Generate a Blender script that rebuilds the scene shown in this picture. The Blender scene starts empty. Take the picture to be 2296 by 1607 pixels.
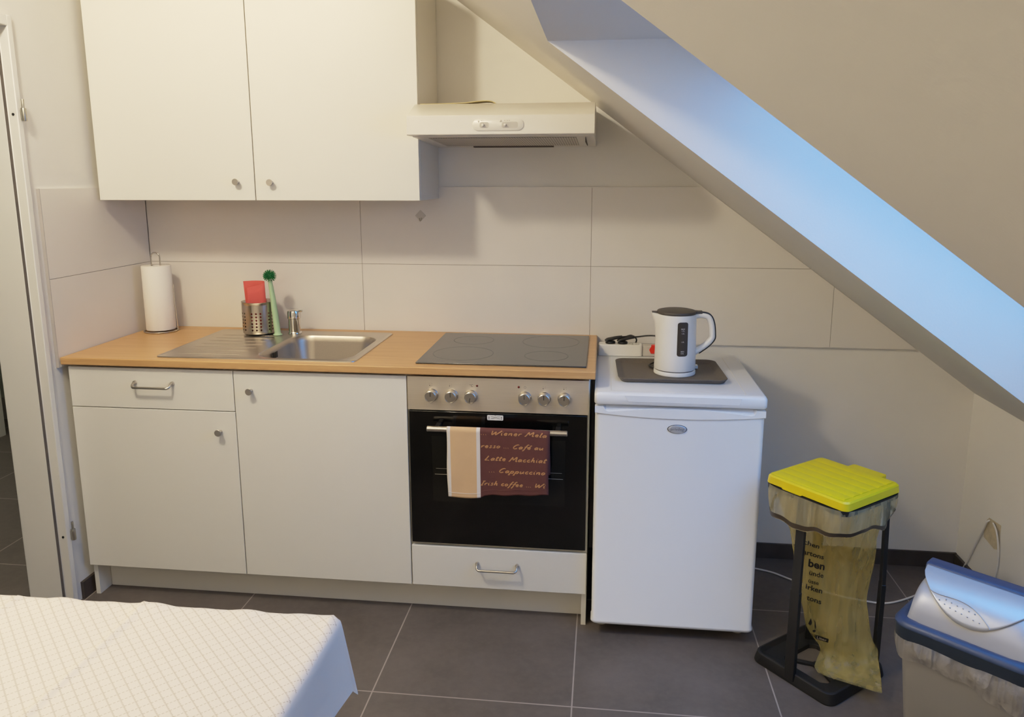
import bpy, bmesh, math, random
from math import sin, cos, pi, radians, sqrt, atan2
from mathutils import Vector, Matrix
random.seed(7)
S = bpy.context.scene
COL = S.collection

# ------------------------------------------------------------------ materials
def lin(c):
    return tuple((v/255/12.92 if v/255 <= .04045 else ((v/255+.055)/1.055)**2.4) for v in c)

class NT:
    """small helper around a node tree"""
    def __init__(s, m):
        s.t = m.node_tree; s.n = s.t.nodes; s.l = s.t.links
    def new(s, k, **kw):
        n = s.n.new(k)
        for a, b in kw.items(): setattr(n, a, b)
        return n
    def put(s, sock, v):
        if hasattr(v, 'is_linked') or isinstance(v, bpy.types.NodeSocket): s.l.new(v, sock)
        else: sock.default_value = v
    def math(s, op, a, b=0.0, c=0.0):
        n = s.new('ShaderNodeMath', operation=op)
        s.put(n.inputs[0], a); s.put(n.inputs[1], b); s.put(n.inputs[2], c)
        return n.outputs[0]
    def mix(s, f, a, b):
        n = s.new('ShaderNodeMix', data_type='RGBA')
        s.put(n.inputs[0], f); s.put(n.inputs[6], a); s.put(n.inputs[7], b)
        return n.outputs[2]
    def coords(s, kind='Object'):
        return s.new('ShaderNodeTexCoord').outputs[kind]
    def sep(s, v):
        n = s.new('ShaderNodeSeparateXYZ'); s.l.new(v, n.inputs[0]); return n.outputs
    def scaled(s, v, sc):
        n = s.new('ShaderNodeVectorMath', operation='MULTIPLY'); s.l.new(v, n.inputs[0]); n.inputs[1].default_value = sc
        return n.outputs[0]
    def noise(s, v, scale, detail=3.0, rough=.5):
        n = s.new('ShaderNodeTexNoise'); s.l.new(v, n.inputs['Vector'])
        n.inputs['Scale'].default_value = scale; n.inputs['Detail'].default_value = detail; n.inputs['Roughness'].default_value = rough
        return n.outputs['Fac']
    def ramp(s, f, a, b):
        n = s.new('ShaderNodeMapRange'); s.put(n.inputs[0], f); n.inputs[1].default_value = a; n.inputs[2].default_value = b
        return n.outputs[0]
    def bump(s, h, strength, dist):
        n = s.new('ShaderNodeBump'); s.l.new(h, n.inputs['Height'])
        n.inputs['Strength'].default_value = strength; n.inputs['Distance'].default_value = dist
        return n.outputs[0]

def mat(name, rgb, rough=.5, metal=0.0, spec=.5, noise=None, bump=None, coat=0.0):
    """plain procedural material: base colour with optional mottling (scale, amount) and bump (scale, strength, distance)"""
    m = bpy.data.materials.new(name); m.use_nodes = True
    k = NT(m); p = k.n['Principled BSDF']
    c = lin(rgb) + (1,)
    p.inputs['Base Color'].default_value = c
    p.inputs['Roughness'].default_value = rough
    p.inputs['Metallic'].default_value = metal
    p.inputs['Specular IOR Level'].default_value = spec
    p.inputs['Coat Weight'].default_value = coat
    co = None
    if noise:
        co = k.coords('Object')
        f = k.noise(co, noise[0])
        d = tuple(max(0, v*(1-noise[1])) for v in c[:3]) + (1,)
        b = tuple(min(1, v*(1+noise[1])) for v in c[:3]) + (1,)
        k.l.new(k.mix(k.ramp(f, .3, .7), d, b), p.inputs['Base Color'])
    if bump:
        co = co or k.coords('Object')
        k.l.new(k.bump(k.noise(co, bump[0]), bump[1], bump[2]), p.inputs['Normal'])
    return m

M = {}
M['plaster'] = mat('wall_paint', (231, 227, 219), .85, spec=.2, noise=(3, .02), bump=(180, .12, .002))
M['ceil'] = mat('ceiling_paint', (231, 227, 219), .9, spec=.15, noise=(2, .02), bump=(160, .12, .002))
M['tile'] = mat('glazed_wall_tile', (226, 220, 211), .32, spec=.4, noise=(5, .015))
M['grout'] = mat('tile_grout', (140, 128, 114), .9)
M['tile_edge'] = mat('tile_edge_strip', (182, 176, 172), .5)
M['skirt'] = mat('skirting_tile', (66, 58, 53), .55, noise=(9, .25))
M['front'] = mat('white_laminate', (233, 229, 219), .42, spec=.4, bump=(420, .05, .0004))
M['carcass'] = mat('white_melamine', (226, 222, 212), .5, spec=.35)
M['hoodw'] = mat('white_enamel', (232, 226, 214), .3, spec=.5)
M['frame'] = mat('door_frame_lacquer', (232, 229, 222), .4, spec=.4)
M['rubber'] = mat('dark_seal', (92, 84, 78), .8)
M['nickel'] = mat('brushed_nickel', (196, 190, 182), .3, 1.0)
M['chrome'] = mat('chrome', (215, 213, 210), .08, 1.0)
M['wire'] = mat('polished_wire', (200, 195, 188), .18, 1.0)
M['hinge'] = mat('zinc_hinge', (176, 172, 160), .38, 1.0)
M['black'] = mat('black_plastic', (22, 21, 20), .45)
M['matblack'] = mat('matt_black_plastic', (15, 14, 13), .6)
M['ovenglass'] = mat('black_oven_glass', (8, 8, 7), .09, spec=.5)
M['ovenwin'] = mat('oven_window', (20, 20, 17), .06, spec=.5)
M['hob'] = mat('ceramic_glass', (46, 44, 42), .26, spec=.7, coat=.3)
M['hobmark'] = mat('cooking_zone_mark', (54, 52, 49), .3)
M['red'] = mat('red_lamp', (90, 16, 10), .3)
M['redsw'] = mat('red_switch', (225, 45, 28), .35)
M['white'] = mat('white_plastic', (236, 233, 226), .35)
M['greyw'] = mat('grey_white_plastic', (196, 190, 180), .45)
M['fridge'] = mat('fridge_enamel', (236, 237, 238), .3, spec=.5, bump=(300, .04, .0004))
M['badge'] = mat('silver_badge', (196, 198, 202), .3, .4)
M['badgetext'] = mat('badge_lettering', (128, 130, 136), .4)
M['tray'] = mat('grey_brown_tray', (92, 84, 75), .62, noise=(260, .12), bump=(500, .2, .0006))
M['kettlew'] = mat('kettle_white', (233, 231, 226), .42, bump=(300, .04, .0004))
M['kettled'] = mat('kettle_dark_grey', (72, 66, 60), .5)
M['kettlewin'] = mat('kettle_window', (52, 46, 42), .25)
M['paper'] = mat('kitchen_paper', (240, 234, 224), .95, spec=.1, bump=(160, .35, .0015))
M['sponge'] = mat('red_cloth', (206, 92, 86), .9, spec=.1, bump=(380, .5, .001))
M['brushg'] = mat('pale_green_rubber', (163, 192, 152), .55)
M['bristle'] = mat('dark_green_bristle', (26, 110, 58), .5)
M['cable'] = mat('white_cable', (222, 218, 210), .5)
M['patch'] = mat('beige_filler_patch', (200, 186, 156), .9, noise=(40, .12))
M['yellow'] = mat('yellow_plastic', (228, 203, 14), .38)
M['binblue'] = mat('blue_bin_plastic', (46, 62, 90), .42)
M['rimshade'] = mat('shaded_rim_plastic', (36, 46, 60), .45)  # rim blue made darker: shade on the rim's front put into the colour
M['bingrey'] = mat('grey_bin_plastic', (142, 138, 134), .5)
M['binsilver'] = mat('silver_lid_plastic', (192, 194, 198), .3, .35)
M['binsilver_dark'] = mat('silver_lid_base', (176, 176, 178), .38, .25)
M['cream'] = mat('cream_board', (196, 178, 126), .6)
M['print'] = mat('black_print', (24, 20, 14), .6)
M['bagband'] = mat('dark_bag_band', (66, 56, 44), .35)
M['towelbeige'] = mat('towel_beige', (216, 180, 138), .95, spec=.08, noise=(25, .02), bump=(900, .4, .0006))
M['towelwhite'] = mat('towel_white', (226, 218, 210), .95, spec=.08, bump=(900, .4, .0006))
M['towelbrown'] = mat('towel_brown', (98, 62, 58), .95, spec=.08, noise=(40, .05), bump=(900, .4, .0006))
M['toweltext'] = mat('towel_lettering', (188, 138, 92), .95, spec=.05)
M['hall'] = mat('hall_wall_paint', (196, 200, 190), .85)
M['ovenbody'] = mat('black_oven_body', (18, 17, 16), .8)  # near-black, used on the oven body
M['tablewood'] = mat('table_white', (220, 216, 208), .5)

def wood_mat():
    m = bpy.data.materials.new('beech_laminate'); m.use_nodes = True
    k = NT(m); p = k.n['Principled BSDF']
    co = k.coords('Object')
    v = k.scaled(co, (1.3, 22, 22))
    f1 = k.noise(v, 3.0, 5, .6)
    f2 = k.noise(k.scaled(co, (.8, 5, 5)), 2.2, 2)
    v3 = k.scaled(co, (9, 260, 120))
    f3 = k.noise(v3, 1.0, 2)
    a = k.mix(k.ramp(f1, .32, .68), lin((190, 146, 95)) + (1,), lin((207, 166, 114)) + (1,))
    b = k.mix(k.math('MULTIPLY', k.ramp(f2, .35, .7), .5), a, lin((200, 156, 102)) + (1,))
    c = k.mix(k.math('MULTIPLY', k.ramp(f3, .58, .74), .22), b, lin((158, 114, 68)) + (1,))
    k.l.new(c, p.inputs['Base Color'])
    p.inputs['Roughness'].default_value = .36
    p.inputs['Specular IOR Level'].default_value = .4
    return m
M['wood'] = wood_mat()

def steel_mat(name, rgb, rough, stretch):
    m = bpy.data.materials.new(name); m.use_nodes = True
    k = NT(m); p = k.n['Principled BSDF']
    co = k.coords('Object')
    f = k.noise(k.scaled(co, stretch), 1.0, 3)
    c = lin(rgb)
    k.l.new(k.mix(f, tuple(v*.9 for v in c)+(1,), tuple(min(1, v*1.1) for v in c)+(1,)), p.inputs['Base Color'])
    p.inputs['Metallic'].default_value = 1
    k.l.new(k.math('MULTIPLY_ADD', f, .14, rough-.07), p.inputs['Roughness'])
    k.l.new(k.bump(f, .06, .0006), p.inputs['Normal'])
    return m
M['steel'] = steel_mat('sink_steel', (208, 200, 188), .34, (12, 700, 40))
M['panelsteel'] = steel_mat('oven_panel_steel', (232, 222, 206), .5, (8, 40, 700))
M['bowl'] = steel_mat('sink_bowl_steel', (186, 176, 162), .38, (300, 300, 300))

def perforated_mat():
    m = bpy.data.materials.new('perforated_steel'); m.use_nodes = True
    k = NT(m); p = k.n['Principled BSDF']
    p.inputs['Base Color'].default_value = lin((192, 184, 172)) + (1,)
    p.inputs['Metallic'].default_value = 1; p.inputs['Roughness'].default_value = .24
    x, y, z = k.sep(k.coords('Object'))
    th = k.math('MULTIPLY', k.math('ARCTAN2', x, k.math('MULTIPLY', y, -1.0)), 180/pi)
    loc = k.math('FLOORED_MODULO', k.math('ADD', th, 7.5), 60.0)
    ingrp = k.math('LESS_THAN', loc, 45.0)
    du = k.math('SUBTRACT', k.math('FLOORED_MODULO', loc, 15.0), 7.5)
    du = k.math('MULTIPLY', du, pi/180*.063)
    zz = k.math('SUBTRACT', z, .0165)
    row = k.math('FLOOR', k.math('DIVIDE', zz, .0128))
    inrow = k.math('MULTIPLY', k.math('GREATER_THAN', row, -.5), k.math('LESS_THAN', row, 5.5))
    dz = k.math('SUBTRACT', k.math('FLOORED_MODULO', zz, .0128), .0064)
    d2 = k.math('ADD', k.math('MULTIPLY', du, du), k.math('MULTIPLY', dz, dz))
    hole = k.math('LESS_THAN', d2, .0036**2)
    fac = k.math('MULTIPLY', k.math('MULTIPLY', hole, ingrp), inrow)
    tr = k.new('ShaderNodeBsdfTransparent'); mx = k.new('ShaderNodeMixShader')
    k.l.new(fac, mx.inputs[0]); k.l.new(p.outputs[0], mx.inputs[1]); k.l.new(tr.outputs[0], mx.inputs[2])
    k.l.new(mx.outputs[0], k.n['Material Output'].inputs[0])
    return m
M['perf'] = perforated_mat()

def floor_mat():
    m = bpy.data.materials.new('dark_floor_tile'); m.use_nodes = True
    k = NT(m); p = k.n['Principled BSDF']
    co = k.coords('Object'); x, y, z = k.sep(co)
    def line(v, off, per, w):
        a = k.math('FLOORED_MODULO', k.math('ADD', v, -off + per/2), per)
        return k.math('LESS_THAN', k.math('ABSOLUTE', k.math('SUBTRACT', a, per/2)), w/2)
    g = k.math('MAXIMUM', line(x, .598, .5945, .0042), line(y, -.984, .59, .0042))
    f1 = k.noise(co, 4.5, 5, .6); f2 = k.noise(co, 38, 4, .6)
    c = k.mix(k.ramp(f1, .3, .7), lin((84, 77, 72)) + (1,), lin((101, 93, 88)) + (1,))
    c = k.mix(k.math('MULTIPLY', k.ramp(f2, .4, .75), .35), c, lin((112, 103, 97)) + (1,))
    c = k.mix(g, c, lin((158, 148, 140)) + (1,))
    k.l.new(c, p.inputs['Base Color'])
    k.l.new(k.math('MULTIPLY_ADD', f1, .2, .38), p.inputs['Roughness'])
    p.inputs['Specular IOR Level'].default_value = .35
    h = k.math('SUBTRACT', k.math('MULTIPLY', f2, .3), k.math('MULTIPLY', g, 1.0))
    k.l.new(k.bump(h, .25, .0015), p.inputs['Normal'])
    return m
M['floor'] = floor_mat()

def cloth_mat():
    m = bpy.data.materials.new('patterned_tablecloth'); m.use_nodes = True
    k = NT(m); p = k.n['Principled BSDF']
    uv = k.new('ShaderNodeUVMap'); x, y, z = k.sep(uv.outputs[0])
    c, s = cos(radians(-43.7)), sin(radians(-43.7))
    a = k.math('ADD', k.math('MULTIPLY', x, c), k.math('MULTIPLY', y, s))        # along first family
    b = k.math('ADD', k.math('MULTIPLY', x, -s), k.math('MULTIPLY', y, c))       # across it
    def fr(v, per): return k.math('DIVIDE', k.math('FLOORED_MODULO', v, per), per)
    def near(v, per, w):
        q = k.math('ABSOLUTE', k.math('SUBTRACT', fr(v, per), .5)); return k.math('LESS_THAN', q, w/per/2)
    wob = k.math('MULTIPLY', k.math('SINE', k.math('MULTIPLY', a, 2*pi/.0043)), .00055)
    l1 = k.math('MULTIPLY', near(k.math('ADD', b, wob), .0160, .0021), k.math('GREATER_THAN', fr(a, .0043), .22))
    l2 = near(a, .0172, .0017)
    d2 = k.math('LESS_THAN', fr(k.math('ADD', b, .0012), .0053), .62)
    pat = k.math('MAXIMUM', l1, k.math('MULTIPLY', l2, d2))
    wv = k.noise(k.scaled(uv.outputs[0], (900, 900, 1)), 1.0, 2)
    base = k.mix(wv, lin((226, 216, 204)) + (1,), lin((236, 227, 216)) + (1,))
    pat = k.math('MULTIPLY', pat, k.math('LESS_THAN', x, 1.412))
    k.l.new(k.mix(k.math('MULTIPLY', pat, .8), base, lin((186, 172, 156)) + (1,)), p.inputs['Base Color'])
    p.inputs['Roughness'].default_value = .45
    p.inputs['Specular IOR Level'].default_value = .45
    p.inputs['Sheen Weight'].default_value = .15
    k.l.new(k.bump(k.math('ADD', wv, pat), .08, .0004), p.inputs['Normal'])
    return m
M['cloth'] = cloth_mat()

def film_mat(name, tint, body, opac, scale, trans=.5):
    """thin crinkled plastic film"""
    m = bpy.data.materials.new(name); m.use_nodes = True
    k = NT(m); p = k.n['Principled BSDF']
    co = k.coords('Object')
    n1 = k.noise(k.scaled(co, (1, 1, .10)), scale, 2, .5)
    n2 = k.noise(k.scaled(co, (1, 1, .6)), scale*2.0, 2, .5)
    p.inputs['Base Color'].default_value = lin(body) + (1,)
    p.inputs['Roughness'].default_value = .24
    p.inputs['Specular IOR Level'].default_value = .6
    rg_ = k.math('ABSOLUTE', k.math('SUBTRACT', k.noise(k.scaled(co, (1.2, 1.2, .28)), scale*.9, 1, .4), .5))
    bmp = k.bump(k.math('ADD', k.math('ADD', n1, k.math('MULTIPLY', n2, .3)), k.math('MULTIPLY', rg_, -1.6)), 1.0, .016)
    k.l.new(bmp, p.inputs['Normal'])
    tl = k.new('ShaderNodeBsdfTranslucent'); tl.inputs[0].default_value = lin(body) + (1,); k.l.new(bmp, tl.inputs['Normal'])
    m2 = k.new('ShaderNodeMixShader'); m2.inputs[0].default_value = trans
    k.l.new(p.outputs[0], m2.inputs[1]); k.l.new(tl.outputs[0], m2.inputs[2])
    tr = k.new('ShaderNodeBsdfTransparent'); tr.inputs[0].default_value = lin(tint) + (1,)
    mx = k.new('ShaderNodeMixShader')
    k.l.new(k.math('MULTIPLY_ADD', k.ramp(n1, .35, .7), .20, opac-.10), mx.inputs[0])
    k.l.new(tr.outputs[0], mx.inputs[1]); k.l.new(m2.outputs[0], mx.inputs[2])
    k.l.new(mx.outputs[0], k.n['Material Output'].inputs[0])
    return m
M['film'] = film_mat('yellow_bag_film', (253, 247, 224), (238, 214, 134), .36, 24, .4)
M['filmcollar'] = film_mat('pale_bag_film', (252, 248, 234), (232, 220, 178), .40, 30, .35)
M['linerfilm'] = film_mat('white_liner_film', (240, 238, 235), (214, 208, 202), .5, 40, .3)

def glass_mat():
    m = bpy.data.materials.new('window_glass'); m.use_nodes = True
    k = NT(m); k.n.remove(k.n['Principled BSDF'])
    tr = k.new('ShaderNodeBsdfTransparent'); gl = k.new('ShaderNodeBsdfGlossy'); gl.inputs['Roughness'].default_value = .02
    mx = k.new('ShaderNodeMixShader'); mx.inputs[0].default_value = .07
    k.l.new(tr.outputs[0], mx.inputs[1]); k.l.new(gl.outputs[0], mx.inputs[2])
    k.l.new(mx.outputs[0], k.n['Material Output'].inputs[0])
    return m
M['glass'] = glass_mat()

def filter_mat():
    m = bpy.data.materials.new('hood_filter_grid'); m.use_nodes = True
    k = NT(m); p = k.n['Principled BSDF']
    x, y, z = k.sep(k.coords('Object'))
    a = k.math('SINE', k.math('MULTIPLY', x, 2*pi/.0085)); b = k.math('SINE', k.math('MULTIPLY', y, 2*pi/.022))
    h = k.math('MULTIPLY', k.ramp(a, -.2, .4), k.ramp(b, -.7, -.4))
    k.l.new(k.mix(h, lin((205, 198, 186)) + (1,), lin((120, 112, 102)) + (1,)), p.inputs['Base Color'])
    p.inputs['Roughness'].default_value = .5
    return m
M['filter'] = filter_mat()

# ------------------------------------------------------------------ mesh builder
def wloc(o):
    v = Vector((0, 0, 0))
    while o is not None:
        v += o.location; o = o.parent
    return v

class MB:
    def __init__(s): s.bm = bmesh.new(); s.mi = 0; s.sm = True
    def face(s, vs, mi=None):
        try:
            f = s.bm.faces.new(vs); f.material_index = s.mi if mi is None else mi; return f
        except ValueError: return None
    def v(s, p): return s.bm.verts.new(p)
    def box(s, x0, x1, y0, y1, z0, z1, mi=None):
        p = [s.v((x, y, z)) for z in (z0, z1) for x, y in ((x0, y0), (x1, y0), (x1, y1), (x0, y1))]
        for q in ((3, 2, 1, 0), (4, 5, 6, 7), (0, 1, 5, 4), (1, 2, 6, 5), (2, 3, 7, 6), (3, 0, 4, 7)):
            s.face([p[i] for i in q], mi)
        return s
    def prism(s, pts, d, axis='y'):
        """polygon pts extruded along an axis from d[0] to d[1]; pts are the other two coordinates in xyz order"""
        def P(a, b, t): return {'x': (t, a, b), 'y': (a, t, b), 'z': (a, b, t)}[axis]
        A = [s.v(P(a, b, d[0])) for a, b in pts]; B = [s.v(P(a, b, d[1])) for a, b in pts]
        n = len(pts)
        s.face(A); s.face(B[::-1])
        for i in range(n): s.face([A[i], B[i], B[(i+1) % n], A[(i+1) % n]])
        return s
    def loops(s, rings, close=True, cap0=False, cap1=False, mi=None):
        R = [[s.v(p) for p in r] for r in rings]; n = len(R[0])
        for a, b in zip(R, R[1:]):
            for i in range(n if close else n-1):
                j = (i+1) % n
                s.face([a[i], a[j], b[j], b[i]], mi)
        if cap0: s.face(R[0][::-1], mi)
        if cap1: s.face(R[-1], mi)
        return R
    def lathe(s, prof, c=(0, 0, 0), axis='z', seg=32, cap0=True, cap1=True, mi=None):
        rings = []
        for r, h in prof:
            ring = []
            for i in range(seg):
                t = 2*pi*i/seg; a, b = r*cos(t), r*sin(t)
                p = {'z': (a, b, h), 'y': (a, -h, b), 'x': (h, a, b)}[axis]     # axis y: h grows towards the camera (-y)
                ring.append((p[0]+c[0], p[1]+c[1], p[2]+c[2]))
            rings.append(ring)
        s.loops(rings, True, cap0, cap1, mi); return s
    def sweep(s, path, prof, cap=True, mi=None, up=None):
        """profile (list of (a,b)) swept along a path; prof may be a function of the path fraction"""
        P = [Vector(p) for p in path]; n = len(P); rings = []
        N = None
        for i in range(n):
            T = (P[min(i+1, n-1)] - P[max(i-1, 0)]).normalized()
            if N is None:
                u = Vector(up) if up else (Vector((0, 0, 1)) if abs(T.z) < .9 else Vector((1, 0, 0)))
                N = (u - T*u.dot(T)).normalized()
            else: N = (N - T*N.dot(T)).normalized()
            Bn = T.cross(N)
            pr = prof(i/(n-1)) if callable(prof) else prof
            rings.append([tuple(P[i] + N*a + Bn*b) for a, b in pr])
        s.loops(rings, True, cap, cap, mi); return s
    def tube(s, path, r, seg=12, cap=True, mi=None):
        f = r if callable(r) else (lambda t: r)
        s.sweep(path, lambda t: [(f(t)*cos(2*pi*i/seg), f(t)*sin(2*pi*i/seg)) for i in range(seg)], cap, mi); return s
    def grid(s, fn, nu, nv, mi=None, wrap=False):
        V = [[s.v(fn(i/(nu if wrap else nu-1), j/(nv-1))) for i in range(nu)] for j in range(nv)]
        for j in range(nv-1):
            for i in range(nu if wrap else nu-1):
                k = (i+1) % nu
                s.face([V[j][i], V[j][k], V[j+1][k], V[j+1][i]], mi(i, j) if callable(mi) else mi)
        return V
    def flat(s, pts, mi=None):
        s.face([s.v(p) for p in pts], mi); return s
    def build(s, name, m, parent=None, local=False, bevel=0, seg=2, origin=None, angle=35, solid=0, sub=0, recalc=True):
        me = bpy.data.meshes.new(name)
        off = Vector((0, 0, 0))
        if not local: off = wloc(parent) if parent else Vector((0, 0, 0))
        o = bpy.data.objects.new(name, me); COL.objects.link(o)
        if parent: o.parent = parent
        if origin is not None:
            o.location = Vector(origin) - (off if not local else Vector((0, 0, 0))); off = Vector(origin)
        bmesh.ops.translate(s.bm, verts=s.bm.verts, vec=-off)
        if recalc: bmesh.ops.recalc_face_normals(s.bm, faces=s.bm.faces)
        s.bm.to_mesh(me); s.bm.free()
        for x in (m if isinstance(m, (list, tuple)) else [m]): me.materials.append(x)
        for p in me.polygons: p.use_smooth = True
        me.set_sharp_from_angle(angle=radians(angle))
        if solid:
            d = o.modifiers.new('thickness', 'SOLIDIFY'); d.thickness = solid; d.offset = 0
        if sub:
            d = o.modifiers.new('smooth', 'SUBSURF'); d.levels = d.render_levels = sub
        if bevel:
            b = o.modifiers.new('bevel', 'BEVEL'); b.width = bevel; b.segments = seg; b.limit_method = 'ANGLE'; b.angle_limit = radians(40)
            b.harden_normals = False
        return o

def tag(o, label=None, cat=None, group=None, kind=None):
    if label: o['label'] = label
    if cat: o['category'] = cat
    if group: o['group'] = group
    if kind: o['kind'] = kind
    return o
def thing(name, label, cat, loc=(0, 0, 0), rotz=0, group=None, kind=None):
    o = bpy.data.objects.new(name, None); COL.objects.link(o)
    o.empty_display_size = .05
    o.location = loc; o.rotation_euler = (0, 0, rotz)
    return tag(o, label, cat, group, kind)
def copy_tree(o, parent=None, loc=None):
    c = o.copy(); COL.objects.link(c); c.parent = parent
    if loc is not None: c.location = loc
    for ch in o.children: copy_tree(ch, c)
    return c
def B(*a): return MB().box(*a)

def rrect(x0, x1, y0, y1, r, n=6):
    """rounded rectangle outline (counter-clockwise); r a number or four radii (x1y1, x0y1, x0y0, x1y0)"""
    rs = r if isinstance(r, (list, tuple)) else (r,)*4
    out = []
    for (cx, cy, a0), q in zip(((x1, y1, 0), (x0, y1, 90), (x0, y0, 180), (x1, y0, 270)), rs):
        sx = -1 if cx == x1 else 1; sy = -1 if cy == y1 else 1
        for i in range(n+1):
            a = radians(a0 + 90*i/n)
            out.append((cx + sx*q + q*cos(a), cy + sy*q + q*sin(a)))
    return out
def smooth_path(pts, n=8):
    """Catmull-Rom through the points"""
    P = [Vector(p) for p in pts]; out = []
    for i in range(len(P)-1):
        a, b, c, d = P[max(i-1, 0)], P[i], P[i+1], P[min(i+2, len(P)-1)]
        for j in range(n):
            t = j/n
            out.append(.5*((2*b) + (c-a)*t + (2*a-5*b+4*c-d)*t*t + (3*b-a-3*c+d)*t**3))
    out.append(P[-1]); return out

FONT = bpy.data.fonts.load('<builtin>') if '<builtin>' not in bpy.data.fonts else bpy.data.fonts['<builtin>']
def text_geo(body, size, shear=0, bold=0.0, align='LEFT', spacing=1.0):
    """flat triangulated lettering: list of verts (x,y) and faces"""
    cu = bpy.data.curves.new('lettering', 'FONT'); cu.body = body; cu.size = size; cu.shear = shear
    cu.offset = bold*size; cu.align_x = align; cu.space_character = spacing; cu.resolution_u = 3
    o = bpy.data.objects.new('lettering', cu); COL.objects.link(o)
    dg = bpy.context.evaluated_depsgraph_get()
    me = o.evaluated_get(dg).to_mesh()
    vs = [(v.co.x, v.co.y) for v in me.vertices]; fs = [tuple(p.vertices) for p in me.polygons]
    o.evaluated_get(dg).to_mesh_clear()
    bpy.data.objects.remove(o); bpy.data.curves.remove(cu)
    return vs, fs
def put_text(mb, geo, fn, mi=None):
    V = [mb.v(fn(x, y)) for x, y in geo[0]]
    for f in geo[1]: mb.face([V[i] for i in f], mi)
def width_of(geo):
    xs = [p[0] for p in geo[0]]; return min(xs), max(xs)

# ------------------------------------------------------------------ the room
SL = .739                                    # fall of the roof slope per metre
def slope_z(x): return 2.1517 - SL*(x-1.2962)
ZC = 2.70
XC = 1.2962 + (2.1517-ZC)/SL                # where slope meets the flat ceiling
XR = 3.25                                    # knee wall
ZK = slope_z(XR)
WT = .30*sqrt(1+SL*SL)                       # vertical thickness of the roof build-up
Y0, Y1 = -1.916, -.862                       # roof window opening
ZT = 1.857; XT = 1.2962 + (2.1517-ZT)/SL     # its horizontal head lining
XB = 3.19                                    # its upright sill lining
YF = -4.1                                    # wall behind the camera

def struct(o): o['kind'] = 'structure'; return o

struct(B(-2.7, 3.5, -4.3, 2.2, -.06, 0).build('floor', M['floor']))

wl = MB()
wl.box(-.15, -.012, -.640, .11, 0, ZC); wl.box(-.15, -.012, -1.555, -.640, 2.0, ZC); wl.box(-.15, -.012, YF, -1.555, 0, ZC)
struct(wl.build('wall_left', M['plaster']))
wb = MB(); wb.prism([(-.012, 0), (3.27, 0), (3.27, slope_z(3.27)+.05), (XC, ZC+.05), (-.012, ZC+.05)], (.012, .12))
struct(wb.build('wall_back', M['plaster']))
YG = -2.66                                   # behind this line the room opens into a full-height dormer
wr = MB(); wr.box(XR, XR+.1, YG, .012, 0, ZK+.05); wr.box(XR, XR+.1, YF, YG, 0, ZC)
struct(wr.build('wall_right', M['plaster']))
wf = MB(); wf.box(-.012, 3.35, YF-.1, YF, 0, ZC+.05)
struct(wf.build('wall_front', M['plaster']))

ce = MB()
ce.box(-2.7, XC, -4.3, 2.2, ZC, ZC+WT)
def zo(x): return slope_z(x)+WT
xo_t = 1.2962 + (2.1517+WT-ZT)/SL
full = [(XC, ZC), (XR+.12, slope_z(XR+.12)), (XR+.12, zo(XR+.12)), (XC, zo(XC))]
ce.prism(full, (Y1, .12)); ce.prism(full, (YG, Y0))
ce.box(XC, XR+.12, YF-.1, YG, ZC, ZC+.1); ce.prism([(XC, ZC), (XR+.12, slope_z(XR+.12)), (XR+.12, ZC+.1), (XC, ZC+.1)], (YG-.004, YG+.08))
ce.prism([(XC, ZC), (XT, ZT), (xo_t, ZT), (XC, zo(XC))], (Y0, Y1))
ce.prism([(XB, slope_z(XB)), (XR+.12, slope_z(XR+.12)), (XR+.12, zo(XR+.12)), (XB, zo(XB))], (Y0, Y1))
struct(ce.build('ceiling', M['ceil']))

# roof window at the outside of the opening
w1 = thing('window_1', None, None, (xo_t, Y1, ZT), kind='structure')
def on_roof(x, y, d=0): return (x + d*.594, y, zo(x) - .012 + d*.804)
fr = MB()
def roof_bar(xa, xb, ya, yb):
    pts = [(xa, ya), (xb, ya), (xb, yb), (xa, yb)]
    fr.loops([[on_roof(x, y, -.03) for x, y in pts], [on_roof(x, y, .04) for x, y in pts]], True, True, True)
roof_bar(xo_t, xo_t+.05, Y0, Y1); roof_bar(XB-.05, XB, Y0, Y1)
roof_bar(xo_t, XB, Y0, Y0+.04); roof_bar(xo_t, XB, Y1-.04, Y1)
fr.build('sash', M['frame'], w1)
gp = MB(); gp.flat([on_roof(xo_t, Y0, .02), on_roof(XB, Y0, .02), on_roof(XB, Y1, .02), on_roof(xo_t, Y1, .02)])
gp.build('pane', M['glass'], w1)

# wall tiles (60 cm rows of 90 x 30 panels), real joints
def tiles(name, cells, place, th=.011):
    mb = MB(); g = .0008
    for a0, a1, b0, b1, poly in cells:
        pts = poly or [(a0+g, b0+g), (a1-g, b0+g), (a1-g, b1-g), (a0+g, b1-g)]
        mb.loops([[place(a, b, 0) for a, b in pts], [place(a, b, th) for a, b in pts]], True, True, True, 0)
    return mb
ZB, ZM, ZTT = .872, 1.1712, 1.4732
def clip_cell(a0, a1, b0, b1):
    """cut a tile along the roof slope"""
    g = .0008
    pts = [(a0+g, b0+g), (a1-g, b0+g), (a1-g, b1-g), (a0+g, b1-g)]
    out = []
    f = lambda p: slope_z(p[0]) - .001 - p[1]
    for i in range(4):
        p, q = pts[i], pts[(i+1) % 4]
        if f(p) >= 0: out.append(p)
        if f(p)*f(q) < 0:
            t = f(p)/(f(p)-f(q)); out.append((p[0]+(q[0]-p[0])*t, p[1]+(q[1]-p[1])*t))
    return out
cells = []
for b0, b1 in ((ZB, ZM), (ZM, ZTT)):
    for a0, a1 in ((0.0, .8969), (.8969, 1.8045), (1.8045, 2.711), (2.711, 3.2)):
        poly = clip_cell(a0, a1, b0, b1)
        if len(poly) > 2: cells.append((a0, a1, b0, b1, poly))
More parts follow.
